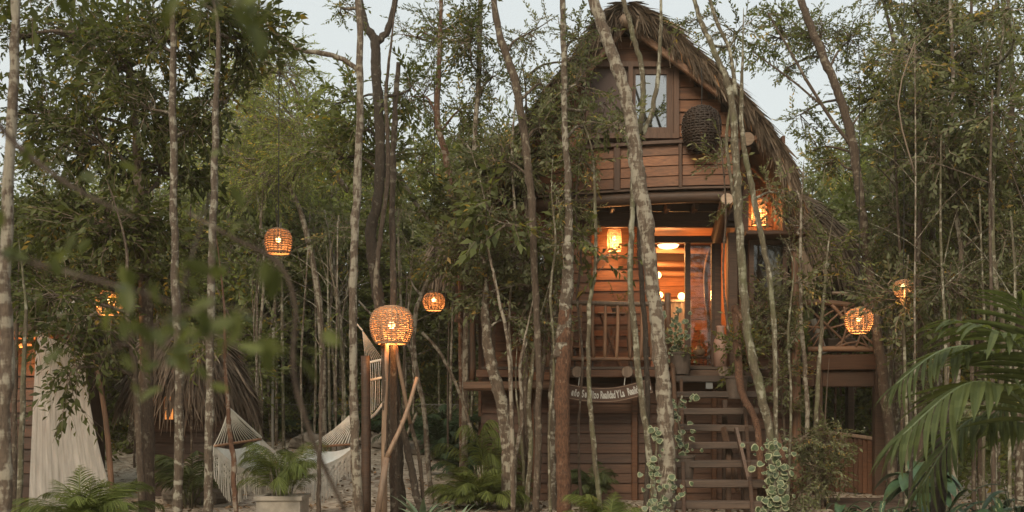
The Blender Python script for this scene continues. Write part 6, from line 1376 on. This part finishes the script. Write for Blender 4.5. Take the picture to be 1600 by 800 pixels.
broad_plant('broad_leaf_plant', 'broad grey green leaves between the leaning trunk and the palm', V(P(1440, 0, 15.5).x, 15.5, .3), 20, .55, .16, 12, [M['broad']], el=(.9, 1.4))
for pl, w, Y, lb in (([(1460, 650), (1463, 700), (1462, 800)], 13, 12.5, 'mottled palm stem left of a pair below the big frond'), ([(1478, 660), (1474, 720), (1470, 800)], 14, 12.7, 'mottled palm stem right of a pair below the big frond'), ([(1424, 690), (1422, 800)], 7, 13.5, 'thin green stem below the left tip of the palm')):
    tree('young_palm', lb, Y, pl, [w] * len(pl), 'bark_dark', [], top=False)

# ------------------------------------------------------------------ out-of-focus leafy boughs close to the camera
def near_leaf(L, w, seed):
    r = np.random.default_rng(seed); K = 5; v, f = [], []
    for k in range(K + 1):
        t = k / K; ww = w * math.sin(math.pi * (t * .88 + .08)) ** .8 if k < K else .001; z = -.15 * L * t * t; v += [(L * t, -ww / 2, z + ww * .15), (L * t, 0, z), (L * t, ww / 2, z + ww * .15)]
    for k in range(K): b = 3 * k; f += [(b, b + 1, b + 4, b + 3), (b + 1, b + 2, b + 5, b + 4)]
    me = bpy.data.meshes.new('leaf'); me.from_pydata(v, [], f); me.materials.append(M['leaf_near']); at = me.attributes.new('tint', 'FLOAT', 'FACE'); at.data.foreach_set('value', [float(r.uniform(.2, .9))] * len(f)); return me
M['leaf_near'] = leafmat('near_leaf', (.04, .05, .018), (.14, .16, .055), .4)
NL = [near_leaf(.085, .045, k) for k in range(5)]
def bough(label, pts, rad, n, seed, spread=.07, s0=.45, s1=.95):
    r = np.random.default_rng(seed); root = empty('leafy_bough', pts[0], label, 'branch', None); MB().tube(pts, rad, 7, .05, r).build('branch', M['bark_brown'], root, smooth=True); pp, _ = catmull(pts, [1] * len(pts), 8)
    for i in range(n):
        c = pp[r.integers(0, len(pp))] + r.normal(0, spread, 3); o = bpy.data.objects.new('leaf', NL[i % 5]); C.objects.link(o); o.parent = root; o.location = Vector(c) - W[root.name]; o.rotation_euler = (r.normal(0, .9), r.uniform(0, 1.4), r.uniform(0, 6.28)); s = r.uniform(s0, s1); o.scale = (s, s, s)
bough('blurred leafy bough close to the camera over the left hut', [P(-60, 380, 2.6), P(120, 430, 2.6), P(260, 470, 2.5), P(380, 520, 2.4)], [.008, .006, .004, .002], 34, 1, .055)
bough('blurred leafy bough hanging close to the camera before the left trunks', [P(330, 300, 2.9), P(300, 400, 2.8), P(270, 500, 2.7), P(230, 600, 2.6)], [.003, .004, .004, .002], 22, 2, .06)
bough('blurred dark leaves hanging into the top left of the view', [P(-40, -60, 2.4), P(140, -30, 2.4), P(330, -10, 2.3), P(420, 10, 2.3)], [.006, .005, .004, .002], 26, 3, .05)
bough('blurred brown branch slanting down across the upper left', [P(-60, 120, 3.2), P(20, 220, 3.2), P(110, 290, 3.1), P(210, 340, 3.0)], [.011, .009, .007, .004], 8, 4, .06)
bough('blurred pale green leaves close to the camera left of the hammock', [P(150, 560, 2.2), P(260, 500, 2.15), P(360, 480, 2.1), P(470, 520, 2.1)], [.003, .003, .003, .002], 26, 5, .06)
bough('blurred dark leaf cluster hanging at the top between the pale left trunks', [P(300, -120, 1.9), P(330, -40, 1.9), P(345, 10, 1.9)], [.003, .003, .002], 16, 6, .04)
nv = empty('hanging_vine', P(400, 380, 3.4), 'blurred brown vine curving down before the potted palm', 'vine'); MB().tube([P(290, 330, 3.4), P(370, 375, 3.4), P(435, 410, 3.4), P(462, 480, 3.4), P(458, 580, 3.4), P(490, 690, 3.4), P(540, 800, 3.4)], [.004, .006, .007, .007, .008, .009, .007], 7, .06, rh).build('stem', M['bark_brown'], nv, smooth=True)

# ------------------------------------------------------------------ scattering volume added in clear air to lift the dark tones
hz = MB().box((0, 22, 12.5), (180, 136, 27.2)).build('tone_lift_volume', None, None, (0, 35, 12.5), kind='stuff'); hz.data.materials.clear()
hm_, nt_h, b_h, o_h = mat_new('tone_lift_scatter'); nt_h.nodes.remove(b_h); pv = nt_h.nodes.new('ShaderNodeVolumePrincipled'); pv.inputs['Color'].default_value = (.95, .84, .66, 1); pv.inputs['Density'].default_value = .0009; pv.inputs['Anisotropy'].default_value = 0.0
nt_h.links.new(pv.outputs[0], o_h.inputs['Volume']); hz.data.materials.append(hm_)
